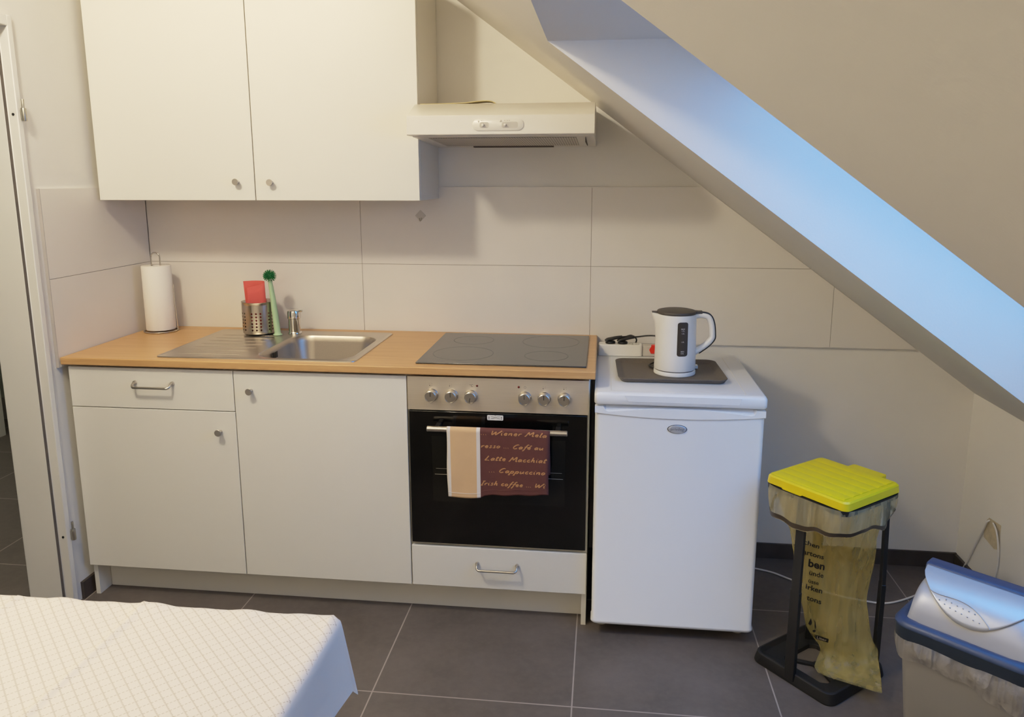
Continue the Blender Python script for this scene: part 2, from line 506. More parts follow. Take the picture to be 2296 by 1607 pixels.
tb = tiles('t', cells, lambda a, b, t: (a, .0112-t, b))
tb.loops([[(p[0], .0118, p[1]) for p in clip_cell(0, 3.0, ZB+.003, ZTT-.003)], [(p[0], .0018, p[1]) for p in clip_cell(0, 3.0, ZB+.003, ZTT-.003)]], True, True, True, 1)
struct(tb.build('trim_1', [M['tile'], M['grout']]))
cl = [(-.595, -.002, ZB-.006, ZM, None), (-.595, -.002, ZM, ZTT, None)]
tl = tiles('t', cl, lambda a, b, t: (-.0118+t, a, b))
tl.box(-.0118, -.004, -.5935, 0, ZB-.004, ZTT-.003, 1)
tl.box(-.0118, -.0005, -.5975, -.5945, ZB-.006, ZTT, 2)
struct(tl.build('trim_2', [M['tile'], M['grout'], M['tile_edge']]))

sk = MB(); sk.box(1.84, XR-.001, .001, .0115, 0, .062); sk.box(1.84, XR-.001, .0005, .0115, -.001, .004)
struct(sk.build('baseboard_back', M['skirt']))
sk = MB(); sk.box(-.0115, 0, -.60, .012, 0, .066)
struct(sk.build('baseboard_left', M['skirt']))
sk = MB()
for a, b in ((-.16, -.002), (-.755, -.163), (-1.35, -.758), (-1.945, -1.353), (-2.54, -1.948), (-3.135, -2.543), (-4.09, -3.138)):
    sk.box(XR-.011, XR+.0005, a, b, 0, .06)
struct(sk.build('baseboard_right', M['skirt']))

# door opening in the left wall: steel frame without its door leaf
d1 = thing('door_1', None, None, (0, -.65, 0), kind='structure')
cs = MB()
def jamb(mb, ya, s):
    y = lambda d: ya + s*d
    mb.prism([(-.0125, y(.022)), (.0, y(.022)), (.0, y(0)), (-.032, y(0)), (-.032, y(-.014)), (-.160, y(-.014)), (-.160, y(.022))], (0, 2.005), 'z')
jamb(cs, -.655, 1); jamb(cs, -1.54, -1)
cs.prism([(-.160, 1.958), (-.032, 1.958), (-.032, 1.972), (-.0004, 1.972), (-.0004, 2.0045), (-.160, 2.0045)], (-1.5455, -.6495))
cs.build('casing', M['frame'], d1, bevel=.0025)
sl = B(-.0345, -.0318, -.6685, -.6545, 0, 1.96).build('seal', M['rubber'], d1)
for z, y in ((1.712, -.637), (.275, -.632)):
    h = MB(); h.lathe([(.0075, -.026), (.0082, -.024), (.0082, .012), (.0075, .014)], (.008, y, z), seg=16)
    h.lathe([(.0042, .014), (.0042, .040), (.0035, .042)], (.008, y, z), seg=12)
    h.box(-.002, .004, y-.006, y+.006, z-.02, z+.008)
    h.build('hinge', M['hinge'], d1)
    zz = {1.712: 1.706, .275: .268}[z]
    p = MB(); p.lathe([(.0042, 0), (.0042, .0022)], (-.0145, -.6550, zz), 'y', 12)
    p.build('screw_plug', M['matblack'], d1)

# the next room seen through the doorway
struct(B(-2.7, -.15, 1.36, 1.46, 0, ZC).build('wall_hallway_back', M['hall']))
struct(B(-2.7, -.15, 1.345, 1.36, 0, .14).build('baseboard_hallway', M['tile_edge']))
hs = MB(); hs.box(-2.7, -1.68, .98, 1.06, 0, ZC)
struct(hs.build('wall_hallway_side', M['frame']))
struct(B(-2.7, -1.70, .968, .98, 0, .066).build('baseboard_hallway_side', M['skirt']))
struct(B(-2.8, -2.7, -4.3, 1.46, 0, ZC).build('wall_hallway_left', M['hall']))
struct(B(-2.7, -.15, -4.3, -4.2, 0, ZC).build('wall_hallway_front', M['hall']))
struct(B(-.15, -.012, .11, 1.46, 0, ZC).build('wall_hallway_right', M['hall']))

# ------------------------------------------------------------------ base cabinets
YD0, YD1 = -.579, -.561        # cabinet fronts
ZCT = .8745                    # carcass top
ZD0, ZD1 = .125, .868
def carcass(t, x0, x1, left_foot, right_foot, shelf=None):
    mb = MB()
    mb.box(x0, x0+.017, -.5595, -.012, 0 if left_foot else .126, ZCT)
    mb.box(x1-.017, x1, -.5595, -.012, 0 if right_foot else .126, ZCT)
    mb.box(x0+.017, x1-.017, -.5595, -.03, .126, .143)
    mb.box(x0+.017, x1-.017, -.03, -.018, .126, ZCT)
    if shelf: mb.box(x0+.017, x1-.017, -.5595, -.03, shelf-.017, shelf)
    mb.build('carcass', M['carcass'], t, bevel=.001)
def knob(parent, x, y, z):
    k = MB(); k.lathe([(.0055, 0), (.0055, .006), (.0062, .012), (.0105, .020), (.0118, .0225), (.0118, .024), (.0112, .0246)], (x, y, z), 'y', 24)
    return k.build('knob', M['nickel'], parent, origin=(x, y, z))
def bow_handle(parent, x0, x1, y, z, droop):
    mb = MB()
    p = [(x0, y, z), (x0, y-.012, z-.001), (x0+.001, y-.022, z-droop*.7), (x0+.008, y-.028, z-droop), (x0+.02, y-.0285, z-droop)]
    q = [(x0+x1-a, b, c) for a, b, c in p[::-1]]
    mb.tube(smooth_path(p+q, 5), .0042, 12)
    for x in (x0, x1): mb.lathe([(.0068, 0), (.0068, .006), (.0052, .009)], (x, y, z), 'y', 16)
    return mb.build('handle', M['nickel'], parent)

c1 = thing('base_cabinet', 'white base cabinet with one drawer over a door, leftmost beside the door frame', 'cabinet', (.017, -.579, 0))
carcass(c1, .017, .617, True, False)
dr = B(.0185, .6155, YD0, YD1, .7258, ZD1).build('drawer', M['front'], c1, bevel=.0012)
bow_handle(dr, .262, .398, YD0, .8185, .012)
do = B(.0185, .6155, YD0, YD1, ZD0, .7228).build('door', M['front'], c1, bevel=.0012)
knob(do, .5595, YD0, .6535)

c2 = thing('base_cabinet', 'white base cabinet with one tall door and top left knob, under the sink', 'cabinet', (.617, -.579, 0))
carcass(c2, .617, 1.217, False, False)
do = B(.6185, 1.2155, YD0, YD1, ZD0, ZD1).build('door', M['front'], c2, bevel=.0012)
knob(do, .6795, YD0, .8025)

c3 = thing('oven_cabinet', 'white oven housing with a shallow drawer below the black oven', 'cabinet', (1.217, -.579, 0))
carcass(c3, 1.217, 1.817, False, True, .276)
dr = B(1.2195, 1.8155, YD0, YD1, ZD0, .2712).build('drawer', M['front'], c3, bevel=.0012)
bow_handle(dr, 1.447, 1.583, YD0, .2165, .012)

tag(B(.0355, 1.799, -.494, -.479, .0, .118).build('toe_kick', M['front'], bevel=.001), 'long white recessed toe kick board under the base cabinets', 'plinth')

# ------------------------------------------------------------------ worktop with sink cut-out
wt = MB()
XO, XI, YO, YI = (.003, 1.8355), (.655, 1.018), (-.595, -.003), (-.545, -.135)
def ring4(X, Y, z): return [(X[0], Y[0], z), (X[1], Y[0], z), (X[1], Y[1], z), (X[0], Y[1], z)]
zt, zb = .9024, .8766
wt.loops([ring4(XI, YI, zb), ring4(XO, YO, zb), ring4(XO, YO, zt), ring4(XI, YI, zt), ring4(XI, YI, zb)])
tag(wt.build('worktop', M['wood'], bevel=.0035, seg=3), 'long beech wood-look worktop on the white base cabinets', 'worktop')

# sink
sk = thing('sink', 'stainless steel inset sink with ribbed drainboard on the left', 'sink', (.68, -.31, zt))
bowl_o = lambda i, z: [(x, y, z) for x, y in rrect(.668+i, 1.006-i, -.532+i, -.148-i, [max(.02, .075-i*.4)]*4, 8)]
N8 = len(bowl_o(0, 0))
out_o = lambda i, z: [(x, y, z) for x, y in rrect(.326+i, 1.036-i, -.556+i, -.064-i, .022, 8)]
pl = MB()
pl.loops([out_o(0, zt+.0003), out_o(.0005, zt+.003), out_o(.004, zt+.0045), out_o(.009, zt+.003), out_o(.013, zt+.0025), bowl_o(-.009, zt+.0025), bowl_o(-.005, zt+.0042), bowl_o(-.001, zt+.0030)])
for y in (-.170, -.224, -.278, -.332, -.383, -.434, -.494):
    x1 = .618 if y < -.2 else .60
    path = [(.374+(x1-.374)*i/14, y, zt+.0022) for i in range(15)]
    pl.sweep(path, lambda t: [(.0022*sin(a)*min(1, 8*t+.15, 8*(1-t)+.15), .0052*cos(a)*min(1, 8*t+.15, 8*(1-t)+.15)) for a in [2*pi*i/10 for i in range(10)]])
pl.build('drainboard', M['steel'], sk, angle=50)
bw = MB()
bw.loops([bowl_o(-.001, zt+.0030), bowl_o(.003, zt-.003), bowl_o(.006, zt-.02), bowl_o(.016, zt-.125), bowl_o(.022, zt-.142), bowl_o(.04, zt-.150), bowl_o(.09, zt-.1515)], True, False, True)
bw.build('bowl', M['bowl'], sk, angle=60, recalc=True)
og = MB()
for i in range(4): og.box(.6775, .6795, -.395+i*.012, -.389+i*.012, zt-.036, zt-.014)
og.build('overflow_grille', M['matblack'], sk)
dn = MB(); dn.lathe([(.038, 0), (.038, .003), (.03, .0035), (.012, .001)], (.837, -.34, zt-.1518), seg=28)
dn.build('drain', M['chrome'], sk)

# tap
tp = thing('faucet', 'small chrome tap with a short side lever behind the sink bowl', 'faucet', (.6545, -.125, zt+.0025))
fx, fy, fz = .6545, -.125, zt+.0025
tb_ = MB(); tb_.lathe([(.0262, 0), (.0272, .003), (.0262, .009), (.0238, .012), (.0236, .062)], (fx, fy, fz), seg=36)
tb_.build('body', M['chrome'], tp)
hd = MB(); hd.lathe([(.0238, .062), (.0262, .064), (.0265, .086), (.0245, .094), (.017, .0985), (.004, .0995)], (fx, fy, fz), seg=36)
hd.build('cap', M['chrome'], tp)
lv = MB(); lv.tube([(fx+.016, fy-.004, fz+.0925), (fx+.03, fy-.008, fz+.0935), (fx+.038, fy-.01, fz+.0945)], lambda t: .0034+.001*t, 10)
lv.build('lever', M['chrome'], tp)

# cooktop
ck = thing('cooktop', 'black ceramic glass cooktop set into the worktop', 'cooktop', (1.52, -.30, zt))
B(1.241, 1.804, -.549, -.046, zt, zt+.0055).build('glass_plate', M['hob'], ck, bevel=.0015)
zn = MB()
for cx, cy, r in ((1.375, -.40, .105), (1.375, -.175, .075), (1.665, -.175, .105), (1.665, -.41, .075)):
    zn.loops([[(cx+q*cos(2*pi*i/48), cy+q*sin(2*pi*i/48), zt+.0057) for i in range(48)] for q in (r-.0012, r)])
zn.build('cooking_zone_markings', M['hobmark'], ck)

# ------------------------------------------------------------------ oven
ov = thing('oven', 'built-in black glass oven with stainless control panel', 'oven', (1.517, -.56, .277))
B(1.236, 1.798, -.5605, -.06, .2765, .865).build('oven_body', M['ovenbody'], ov)
B(1.2195, 1.8145, -.5805, -.5605, .7545, .8685).build('control_panel', M['panelsteel'], ov, bevel=.0012)
dg = B(1.2225, 1.8115, -.5805, -.5612, .2835, .7515).build('oven_door', M['ovenglass'], ov, bevel=.002)
B(1.298, 1.741, -.5812, -.5800, .437, .665).build('door_window', M['ovenwin'], dg)
rl = MB(); rl.box(1.306, 1.735, -.5815, -.5812, .5325, .5335); rl.box(1.31, 1.731, -.5815, -.5812, .553, .5535)
rl.build('oven_rack', M['greyw'], dg)
hb = MB(); hb.lathe([(.0078, 0), (.0092, .0015), (.0092, .4535), (.0078, .455)], (1.2945, -.632, .7075), 'x', 24)
hb.build('door_handle', M['nickel'], dg)
for x in (1.325, 1.718): B(x-.008, x+.008, -.63, -.5805, .7005, .7135).build('handle_mount', M['black'], dg, bevel=.002)
st = MB(); st.prism([(x, z) for x, z in rrect(1.4845, 1.5375, .7272, .7445, .003)], (-.5812, -.5806))
stk = st.build('sticker', M['white'], dg)
sm_ = MB()
for cx in (1.4905, 1.5315):
    sm_.flat([(cx-.0008, -.5815, .7295), (cx+.0008, -.5815, .7295), (cx+.0008, -.5815, .7375), (cx-.0008, -.5815, .7375)])
    sm_.flat([(cx-.002, -.5815, .7370), (cx+.002, -.5815, .7370), (cx, -.5815, .7405)])
def stroke(mb, path, w, y):
    for a, b in zip(path, path[1:]):
        d = Vector((b[0]-a[0], b[1]-a[1])).normalized()*w/2
        mb.flat([(a[0]-d.y, y, a[1]+d.x), (a[0]+d.y, y, a[1]-d.x), (b[0]+d.y, y, b[1]-d.x), (b[0]-d.y, y, b[1]+d.x)])
stroke(sm_, [(1.497, .7325), (1.505, .7332), (1.511, .7358), (1.519, .7395), (1.527, .7402)], .0009, -.5815)
stroke(sm_, [(1.497, .7402), (1.504, .7392), (1.511, .7360), (1.519, .7330), (1.527, .7325)], .0009, -.5815)
stroke(sm_, [(1.499, .7355), (1.504, .7345), (1.509, .7352)], .0006, -.5815)
stroke(sm_, [(1.517, .7362), (1.521, .7349), (1.526, .7355)], .0006, -.5815)
stroke(sm_, [(1.5085, .7428), (1.5135, .7428)], .0012, -.5815)
sm_.build('sticker_print', M['print'], stk)
def oven_knob(x, z, ang):
    o = MB(); o.lathe([(.0215, 0), (.0215, .003), (.0195, .0055), (.0190, .022), (.0186, .0255), (.0172, .0265), (.0168, .0255)], (x, -.5805, z), 'y', 36)
    kn = o.build('control_knob', M['nickel'], ov, origin=(x, -.5805, z))
    p = MB(); d = Vector((sin(ang), cos(ang))); n = Vector((d.y, -d.x))*.0011
    a, b = d*.0005, d*.0155
    p.flat([(x+a.x+n.x, -.6064, z+a.y+n.y), (x+a.x-n.x, -.6064, z+a.y-n.y), (x+b.x-n.x, -.6064, z+b.y-n.y), (x+b.x+n.x, -.6064, z+b.y+n.y)])
    p.build('pointer', M['matblack'], kn)
for x, ang in ((1.3015, 0), (1.3675, 0), (1.4325, radians(190)), (1.6085, 0), (1.6715, 0), (1.7365, 0)): oven_knob(x, .8070, ang)
for x in (1.4520, 1.5885):
    l = MB(); l.lathe([(.0036, 0), (.0036, .0012), (.002, .0022)], (x, -.5805, .8420), 'y', 14); l.build('indicator_lamp', M['red'], ov)
ic = MB(); yi = -.5812
for x in (1.2995, 1.366, 1.6722, 1.739):
    ic = MB()
    for dx, dz in ((-.0045, 0), (.0025, 0), (-.0045, .006), (.0025, .006)):
        w = .0014 if (dx, dz) == (-.0045, 0) else .0006
        ic.flat([(x+dx-w, yi, .839+dz-w), (x+dx+w, yi, .839+dz-w), (x+dx+w, yi, .839+dz+w), (x+dx-w, yi, .839+dz+w)])
    ic.build('panel_symbol', M['rubber'], ov)
ic = MB(); put_text(ic, text_geo('°C', .011), lambda a, b: (1.427+a, yi, .8385+b)); ic.build('panel_symbol', M['rubber'], ov)
ic = MB(); ic.loops([[(1.609+r*cos(2*pi*i/20), yi, .8415+r*sin(2*pi*i/20)) for i in range(20)] for r in (.003, .0036)])
ic.build('panel_symbol', M['rubber'], ov)

# dish towel over the handle
tw = thing('dish_towel', 'folded coffee-print dish towel, beige stripe and brown panel, hanging on the oven handle', 'towel', (1.53, -.642, .48))
TX0, TX1, TZ = 1.3612, 1.6945, .7180
def towel_y(u, d):      # gentle hanging waves
    return .0022*sin(u*2*pi*1.3+.6)*min(1, d*8) + .0012*sin(u*2*pi*3.1+d*9)*min(1, d*6) - .004*d
def towel_pt(u, d):
    """u 0..1 across, d metres down the front from the top of the bar (negative = down the back)"""
    r = .0118
    x = TX0 + (TX1-TX0)*u + (.010*max(d, 0)*(1-u)) - .012*max(d, 0)*u
    x += .0012*sin(d*31)*(1 if u > .99 or u < .01 else 0)
    zsag = -.0045*max(0, u-.82)*5*(1-abs(min(1, d*12))) 
    if d > -.004:
        a = min(1, max(0, (d+.004)/.02))
        return (x, -.632 - r*sin(a*pi/2) + towel_y(u, max(d, 0))*-1 - .0015, .7075 + r*cos(a*pi/2) + zsag - max(0, d-.016)*.985)
    a = min(1, -d/.02)
    return (x, -.632 + r*sin(a*pi/2), .7075 + r*cos(a*pi/2) - max(0, -d-.02) + zsag)
US = [0, .018, .036] + [.036 + (.292-.036)*i/7 for i in range(1, 8)] + [.310, .328] + [.328 + (1-.328)*i/18 for i in range(1, 19)]
def t_len(u):           # lower hem: beige side hangs a little longer, right side sweeps up
    return .2425 - .0135*max(0, (u-.34)/.66)**1.2 - (.006 if u > .329 else 0) + (.004*sin(u*9) if u < .329 else .0015*sin(u*25))
ND = 46
tm = MB(); V = []
for u in US:
    L = t_len(u); ds = [-.17 + (.17)*i/12 for i in range(12)] + [L*j/ND for j in range(ND+1)]
    V.append([tm.v(towel_pt(u, d)) for d in ds])
for i in range(len(US)-1):
    um = (US[i]+US[i+1])/2
    mi = 1 if (um < .036 or .292 < um < .328) else (0 if um < .292 else 2)
    for j in range(len(V[0])-1):
        tm.face([V[i][j], V[i+1][j], V[i+1][j+1], V[i][j+1]], mi)
tm.build('towel_cloth', [M['towelbeige'], M['towelwhite'], M['towelbrown']], tw, solid=.0022, angle=80, recalc=True)
hm = MB()
for (ua, ub, off) in ((.0, .328, .016), (.335, .995, .018)):
    path = [Vector(towel_pt(ua+(ub-ua)*i/20, t_len(ua+(ub-ua)*i/20)-off)) + Vector((0, -.0014, 0)) for i in range(21)]
    hm.tube(path, .0007, 6, mi=0 if ua < .1 else 1)
hm.build('hem_stitching', [M['towelwhite'], M['towelbrown']], tw)
# lettering: slanted brush script drawn as strokes
GL = {  # single-stroke letters on a grid: x 0..w, y 0 base, .5 x-height, 1 cap height
 'W': (.95, [[(.0, .95), (.12, .05), (.42, .75), (.5, .05), (.95, 1.02)]]),
 'i': (.24, [[(.06, .5), (.1, .05), (.2, .06)], [(.1, .7), (.12, .74)]]),
 'e': (.42, [[(.06, .25), (.3, .32), (.3, .46), (.2, .51), (.08, .36), (.08, .12), (.2, .0), (.38, .1)]]),
 'n': (.48, [[(.05, .5), (.08, .02)], [(.08, .3), (.22, .48), (.34, .44), (.33, .05), (.44, .06)]]),
 'r': (.36, [[(.05, .5), (.08, .02)], [(.08, .28), (.2, .48), (.34, .46)]]),
 'M': (.9, [[(-.05, .0), (.06, .06), (.22, .9), (.38, .3), (.68, .98), (.74, .05), (.88, .1)]]),
 'l': (.24, [[(.1, 1.0), (.06, .1), (.12, .0), (.22, .08)]]),
 'a': (.46, [[(.34, .44), (.2, .5), (.06, .3), (.06, .08), (.16, .0), (.33, .3), (.36, .48), (.33, .08), (.44, .05)]]),
 's': (.36, [[(.3, .46), (.18, .5), (.1, .38), (.26, .2), (.22, .03), (.04, .03)]]),
 'o': (.42, [[(.2, .5), (.06, .32), (.08, .06), (.2, .0), (.34, .18), (.33, .42), (.2, .5)]]),
 'C': (.62, [[(.56, .86), (.44, .98), (.2, .8), (.06, .4), (.1, .08), (.28, .0), (.5, .14)]]),
 'f': (.36, [[(.5, .95), (.4, 1.03), (.28, .9), (.18, .2), (.1, -.3), (.0, -.38)], [(.06, .5), (.4, .52)]]),
 'é': (.42, [[(.06, .25), (.3, .32), (.3, .46), (.2, .51), (.08, .36), (.08, .12), (.2, .0), (.38, .1)], [(.2, .68), (.36, .9)]]),
 'u': (.5, [[(.05, .5), (.06, .1), (.16, .0), (.34, .3), (.38, .5)], [(.38, .5), (.36, .08), (.48, .06)]]),
 'L': (.56, [[(.2, 1.0), (.12, .5), (.02, .05), (.2, .08), (.5, .0)]]),
 't': (.3, [[(.16, .85), (.08, .1), (.14, .0), (.28, .08)], [(.0, .56), (.3, .6)]]),
 'c': (.38, [[(.32, .42), (.22, .5), (.07, .32), (.08, .07), (.2, .0), (.36, .1)]]),
 'h': (.48, [[(.12, 1.0), (.06, .02)], [(.07, .26), (.22, .48), (.34, .42), (.33, .05), (.45, .06)]]),
 'p': (.46, [[(.08, .5), (.06, .1), (.0, -.42)], [(-.08, -.4), (.1, -.38)], [(.07, .26), (.22, .48), (.36, .4), (.32, .08), (.2, .0), (.08, .06)]]),
 'I': (.34, [[(.2, .95), (.1, .02)], [(.06, .96), (.36, .98)], [(-.04, .0), (.26, .03)]]),
 '.': (.17, [[(.05, .02), (.08, .06)]]), ' ': (.28, []),
}
def script(text):
    x = 0; out = []
    for ch in text:
        w, st = GL[ch]
        for s_ in st: out.append([(x+px+py*.26, py) for px, py in s_])
        x += w + .07
    return out, x
lines = [('... Wiener Mela', .334, .975, .0150), ('resso ... Café au', .334, .945, .0145), ('Latte Macchiat', .372, .972, .0155), ('... Cappuccino', .410, .965, .0152), ('Irish coffee ... Wi', .330, .968, .0150)]
for (body, ua, ub, sz), dd in zip(lines, (.0245, .0685, .1120, .1530, .1985)):
    lt = MB(); st_, w = script(body)
    span = (TX1-TX0)*(ub-ua); k = span/w
    for path in st_:
        P = smooth_path([(a*k, b*sz, 0) for a, b in path], 4)
        n = len(P)
        L, R = [], []
        for i in range(n):
            d = (P[min(i+1, n-1)]-P[max(i-1, 0)]).normalized()
            # broad-nib pen held at 40 degrees
            ww = .00068 + .00105*abs(d.x*sin(radians(40)) + d.y*cos(radians(40)))
            nx, ny = -d.y*ww, d.x*ww
            for lst, sgn in ((L, 1), (R, -1)):
                X = P[i].x + sgn*nx; Yv = P[i].y + sgn*ny
                q = towel_pt(min(.985, ua + X/(TX1-TX0)), dd - Yv)
                lst.append(lt.v((q[0], q[1]-.0017, q[2])))
        for i in range(n-1): lt.face([L[i], R[i], R[i+1], L[i+1]])
    lt.build('lettering', M['toweltext'], tw, recalc=False)

# ------------------------------------------------------------------ wall cabinet
wc = thing('wall_cabinet', 'white double-door wall cabinet hanging above the sink', 'cabinet', (.0129, -.3, 1.428))
X0 = .0129
cb = MB(); cb.box(X0, X0+1.2, -.2915, .0105, 1.4285, 1.4455); cb.box(X0, X0+1.2, -.2915, .0105, 2.16, 2.178)
cb.box(X0, X0+.017, -.2915, .0105, 1.4455, 2.16); cb.box(X0+1.183, X0+1.2, -.2915, .0105, 1.4455, 2.16); cb.box(X0+.017, X0+1.183, .002, .0105, 1.4455, 2.16)
cb.build('carcass', M['carcass'], wc, bevel=.0008)
dl = B(X0+.0015, X0+.5985, -.3095, -.2925, 1.4283, 2.178).build('door', M['front'], wc, bevel=.0012)
knob(dl, .5500, -.3095, 1.4935)
dr = B(X0+.6015, X0+1.1985, -.3095, -.2925, 1.4283, 2.178).build('door', M['front'], wc, bevel=.0012)
knob(dr, .6765, -.3095, 1.4915)

# ------------------------------------------------------------------ range hood
rh = thing('range_hood', 'slim white range hood beside the wall cabinet under the roof slope', 'range hood', (1.515, -.2, 1.618))
HX0, HX1 = 1.2145, 1.8155
hb = MB()
hb.prism([(.010, 1.622), (-.405, 1.6395), (-.405, 1.722), (-.33, 1.749), (.010, 1.749)], (HX0, HX1), 'x')
hb.build('hood_body', M['hoodw'], rh, bevel=.0015)
vz = MB()
vz.prism([(-.4055, 1.642), (-.455, 1.6425), (-.4575, 1.6445), (-.4545, 1.7035), (-.4505, 1.7055), (-.335, 1.7505), (-.33, 1.7495), (-.4055, 1.7215)], (1.2080, 1.8160), 'x')
vz.build('visor', M['hoodw'], rh, bevel=.001)
B(1.25, 1.752, -.37, -.05, 1.619, 1.6375)
flt = MB(); flt.loops([[(1.262, -.372, 1.6372), (1.755, -.372, 1.6372), (1.755, -.06, 1.6242), (1.262, -.06, 1.6242)], [(1.262, -.372, 1.6362), (1.755, -.372, 1.6362), (1.755, -.06, 1.6232), (1.262, -.06, 1.6232)]], True, True, True)
flt.build('grease_filter', M['filter'], rh)
lp = MB(); lp.box(1.36, 1.66, -.052, -.022, 1.6185, 1.6235); lp.build('lamp_cover', M['rubber'], rh, bevel=.001)
B(1.785, 1.7865, -.37, -.06, 1.6215, 1.639).build('side_seam', M['rubber'], rh)
def visor_y(z): return -.4575 + (z-1.6445)/(1.7035-1.6445)*.003
cp = MB()
PZ, PX0, PX1 = 1.6735, 1.4255, 1.5905
def vp(x, z, d): return (x, visor_y(z)-d, z)
outl = rrect(PX0, PX1, PZ-.0185, PZ+.0185, .0183, 8)
inn = rrect(PX0+.0015, PX1-.0015, PZ-.017, PZ+.017, .0168, 8)
cp.loops([[vp(x, z, 0) for x, z in outl], [vp(x, z, .0025) for x, z in outl], [vp(x, z, .0035) for x, z in inn]], True, False, True)
cpo = cp.build('control_panel', M['hoodw'], rh)
for a, b in ((1.4490, 1.4785), (1.5205, 1.5725)):
    sp = MB()
    o1 = rrect(a, b, PZ-.0105, PZ+.0085, .0065, 6); o2 = rrect(a+.0022, b-.0022, PZ-.0085, PZ+.0045, .0045, 6)
    sp.loops([[vp(x, z, .0037) for x, z in o1], [vp(x, z, .0037) for x, z in o2]], True, False, True)
    sp.mi = 0
    sp.build('slider_slot', M['greyw'], cpo)
    sd = MB(); cx = a+.0105
    sd.prism([(cx-.006, PZ-.0088), (cx+.013, PZ-.0088), (cx+.001, PZ+.003)], (visor_y(PZ)-.0050, visor_y(PZ)-.0038))
    sd.build('slider_base', M['tile_edge'], cpo)
    kb = MB(); kb.lathe([(.0036, .0035), (.0042, .008), (.0036, .0105), (.001, .0112)], (cx, visor_y(PZ), PZ-.001), 'y', 16)
    kb.build('slider_knob', M['hoodw'], cpo)
yv = visor_y(PZ)-.0042
def ringmark(mb, x, z, r, r2, n=16): mb.loops([[(x+q*cos(2*pi*i/n), yv, z+q*sin(2*pi*i/n)) for i in range(n)] for q in (r, r2)])
mb = MB(); ringmark(mb, 1.4455, PZ+.0108, .0014, .0022); mb.flat([(1.4443, yv, PZ+.0076), (1.4467, yv, PZ+.0076), (1.4467, yv, PZ+.0088), (1.4443, yv, PZ+.0088)])
mb.build('lamp_symbol', M['grout'], cpo)
for x in (1.4555, 1.530, 1.5395, 1.5450):
    mb = MB(); ringmark(mb, x, PZ+.0125, .0003, .0011, 10); mb.build('setting_mark', M['grout'], cpo)
for x in (1.4605, 1.5350):
    mb = MB(); mb.flat([(x-.0003, yv, PZ+.0113), (x+.0003, yv, PZ+.0113), (x+.0003, yv, PZ+.0138), (x-.0003, yv, PZ+.0138)]); mb.build('setting_mark', M['grout'], cpo)
mb = MB(); c0 = (1.518, PZ+.0105)
for k in range(3):
    a = pi/2 + k*2*pi/3
    mb.flat([(c0[0], yv, c0[1]), (c0[0]+.0034*cos(a-.35), yv, c0[1]+.0034*sin(a-.35)), (c0[0]+.0038*cos(a), yv, c0[1]+.0038*sin(a)), (c0[0]+.0034*cos(a+.35), yv, c0[1]+.0034*sin(a+.35))])
mb.build('fan_symbol', M['grout'], cpo)
# curved strip lying on the hood
bs = MB()
path = smooth_path([(1.225, -.30, 1.7515), (1.30, -.30, 1.752), (1.38, -.30, 1.7545), (1.43, -.30, 1.7595), (1.462, -.30, 1.7595), (1.478, -.30, 1.7545), (1.482, -.30, 1.7515)], 6)
bs.sweep(path, [(-.0014, -.03), (.0014, -.03), (.0014, .03), (-.0014, .03)])
tag(bs.build('bent_strip', M['cream']), 'thin cream bent strip lying on top of the range hood', 'strip')

# ------------------------------------------------------------------ things on the worktop
rx, ry = .0895, -.113
ph = thing('paper_towel_holder', 'chrome wire paper towel stand in the worktop corner', 'paper towel holder', (rx, ry, zt))
bs = MB(); bs.tube([(rx+.0635*cos(2*pi*i/40), ry+.0635*sin(2*pi*i/40), zt+.0035) for i in range(41)], .0030, 10)
bs.tube([(rx-.0625, ry, zt+.004), (rx+.0625, ry, zt+.004)], .0025, 8)
bs.build('ring_base', M['wire'], ph)
lp = MB(); pth = [(rx-.0185, ry, zt+.005), (rx-.0185, ry, 1.19)] + [(rx-.0185*cos(pi*i/12), ry, 1.20+.0185*sin(pi*i/12)) for i in range(13)] + [(rx+.0185, ry, 1.19), (rx+.0185, ry, zt+.005)]
lp.tube(pth, .0027, 10); lp.build('centre_loop', M['wire'], ph)
ar = MB(); ar.tube(smooth_path([(rx+.0625, ry+.012, zt+.004), (rx+.064, ry+.012, zt+.03), (rx+.061, ry+.010, zt+.12), (rx+.061, ry+.010, zt+.19)], 5), .0023, 8); ar.build('tension_arm', M['wire'], ph)
ro = MB()
ro.lathe([(.021, .010), (.0545, .010), (.0553, .0115), (.0553, .264), (.0540, .2655), (.021, .2655), (.0205, .263), (.0205, .012)], (rx, ry, zt), seg=56, cap0=False, cap1=False)
sp_ = [(rx+.0556*cos(a), ry+.0556*sin(a)) for a in [radians(-40+i*6) for i in range(10)]]
tag(ro.build('paper_towel_roll', M['paper'], angle=50), 'white paper towel roll standing upright on the chrome wire stand', 'paper towel roll')

ux, uy, ur = .5120, -.128, .0635
uc = MB(); uz = zt+.0075
prof = [(ur-.008, .0), (ur-.003, .001), (ur-.0006, .004), (ur, .010)] + [(ur, .010+.113*i/10) for i in range(1, 11)] + [(ur+.0006, .1245), (ur-.0004, .1255), (ur-.0014, .1245), (ur-.0014, .006), (ur-.012, .003)]
uc.lathe(prof, (ux, uy, uz), seg=72)
ucp = thing('utensil_holder', 'perforated stainless steel utensil cup on the drainboard', 'utensil holder', (ux, uy, zt+.004))
uco = uc.build('perforated_cup', M['perf'], ucp, origin=(ux, uy, uz-.004), angle=50)
uf = MB(); uf.lathe([(ur-.012, zt+.0035-uz), (ur-.010, .001)], (ux, uy, uz), seg=40); uf.build('foot_ring', M['matblack'], ucp)

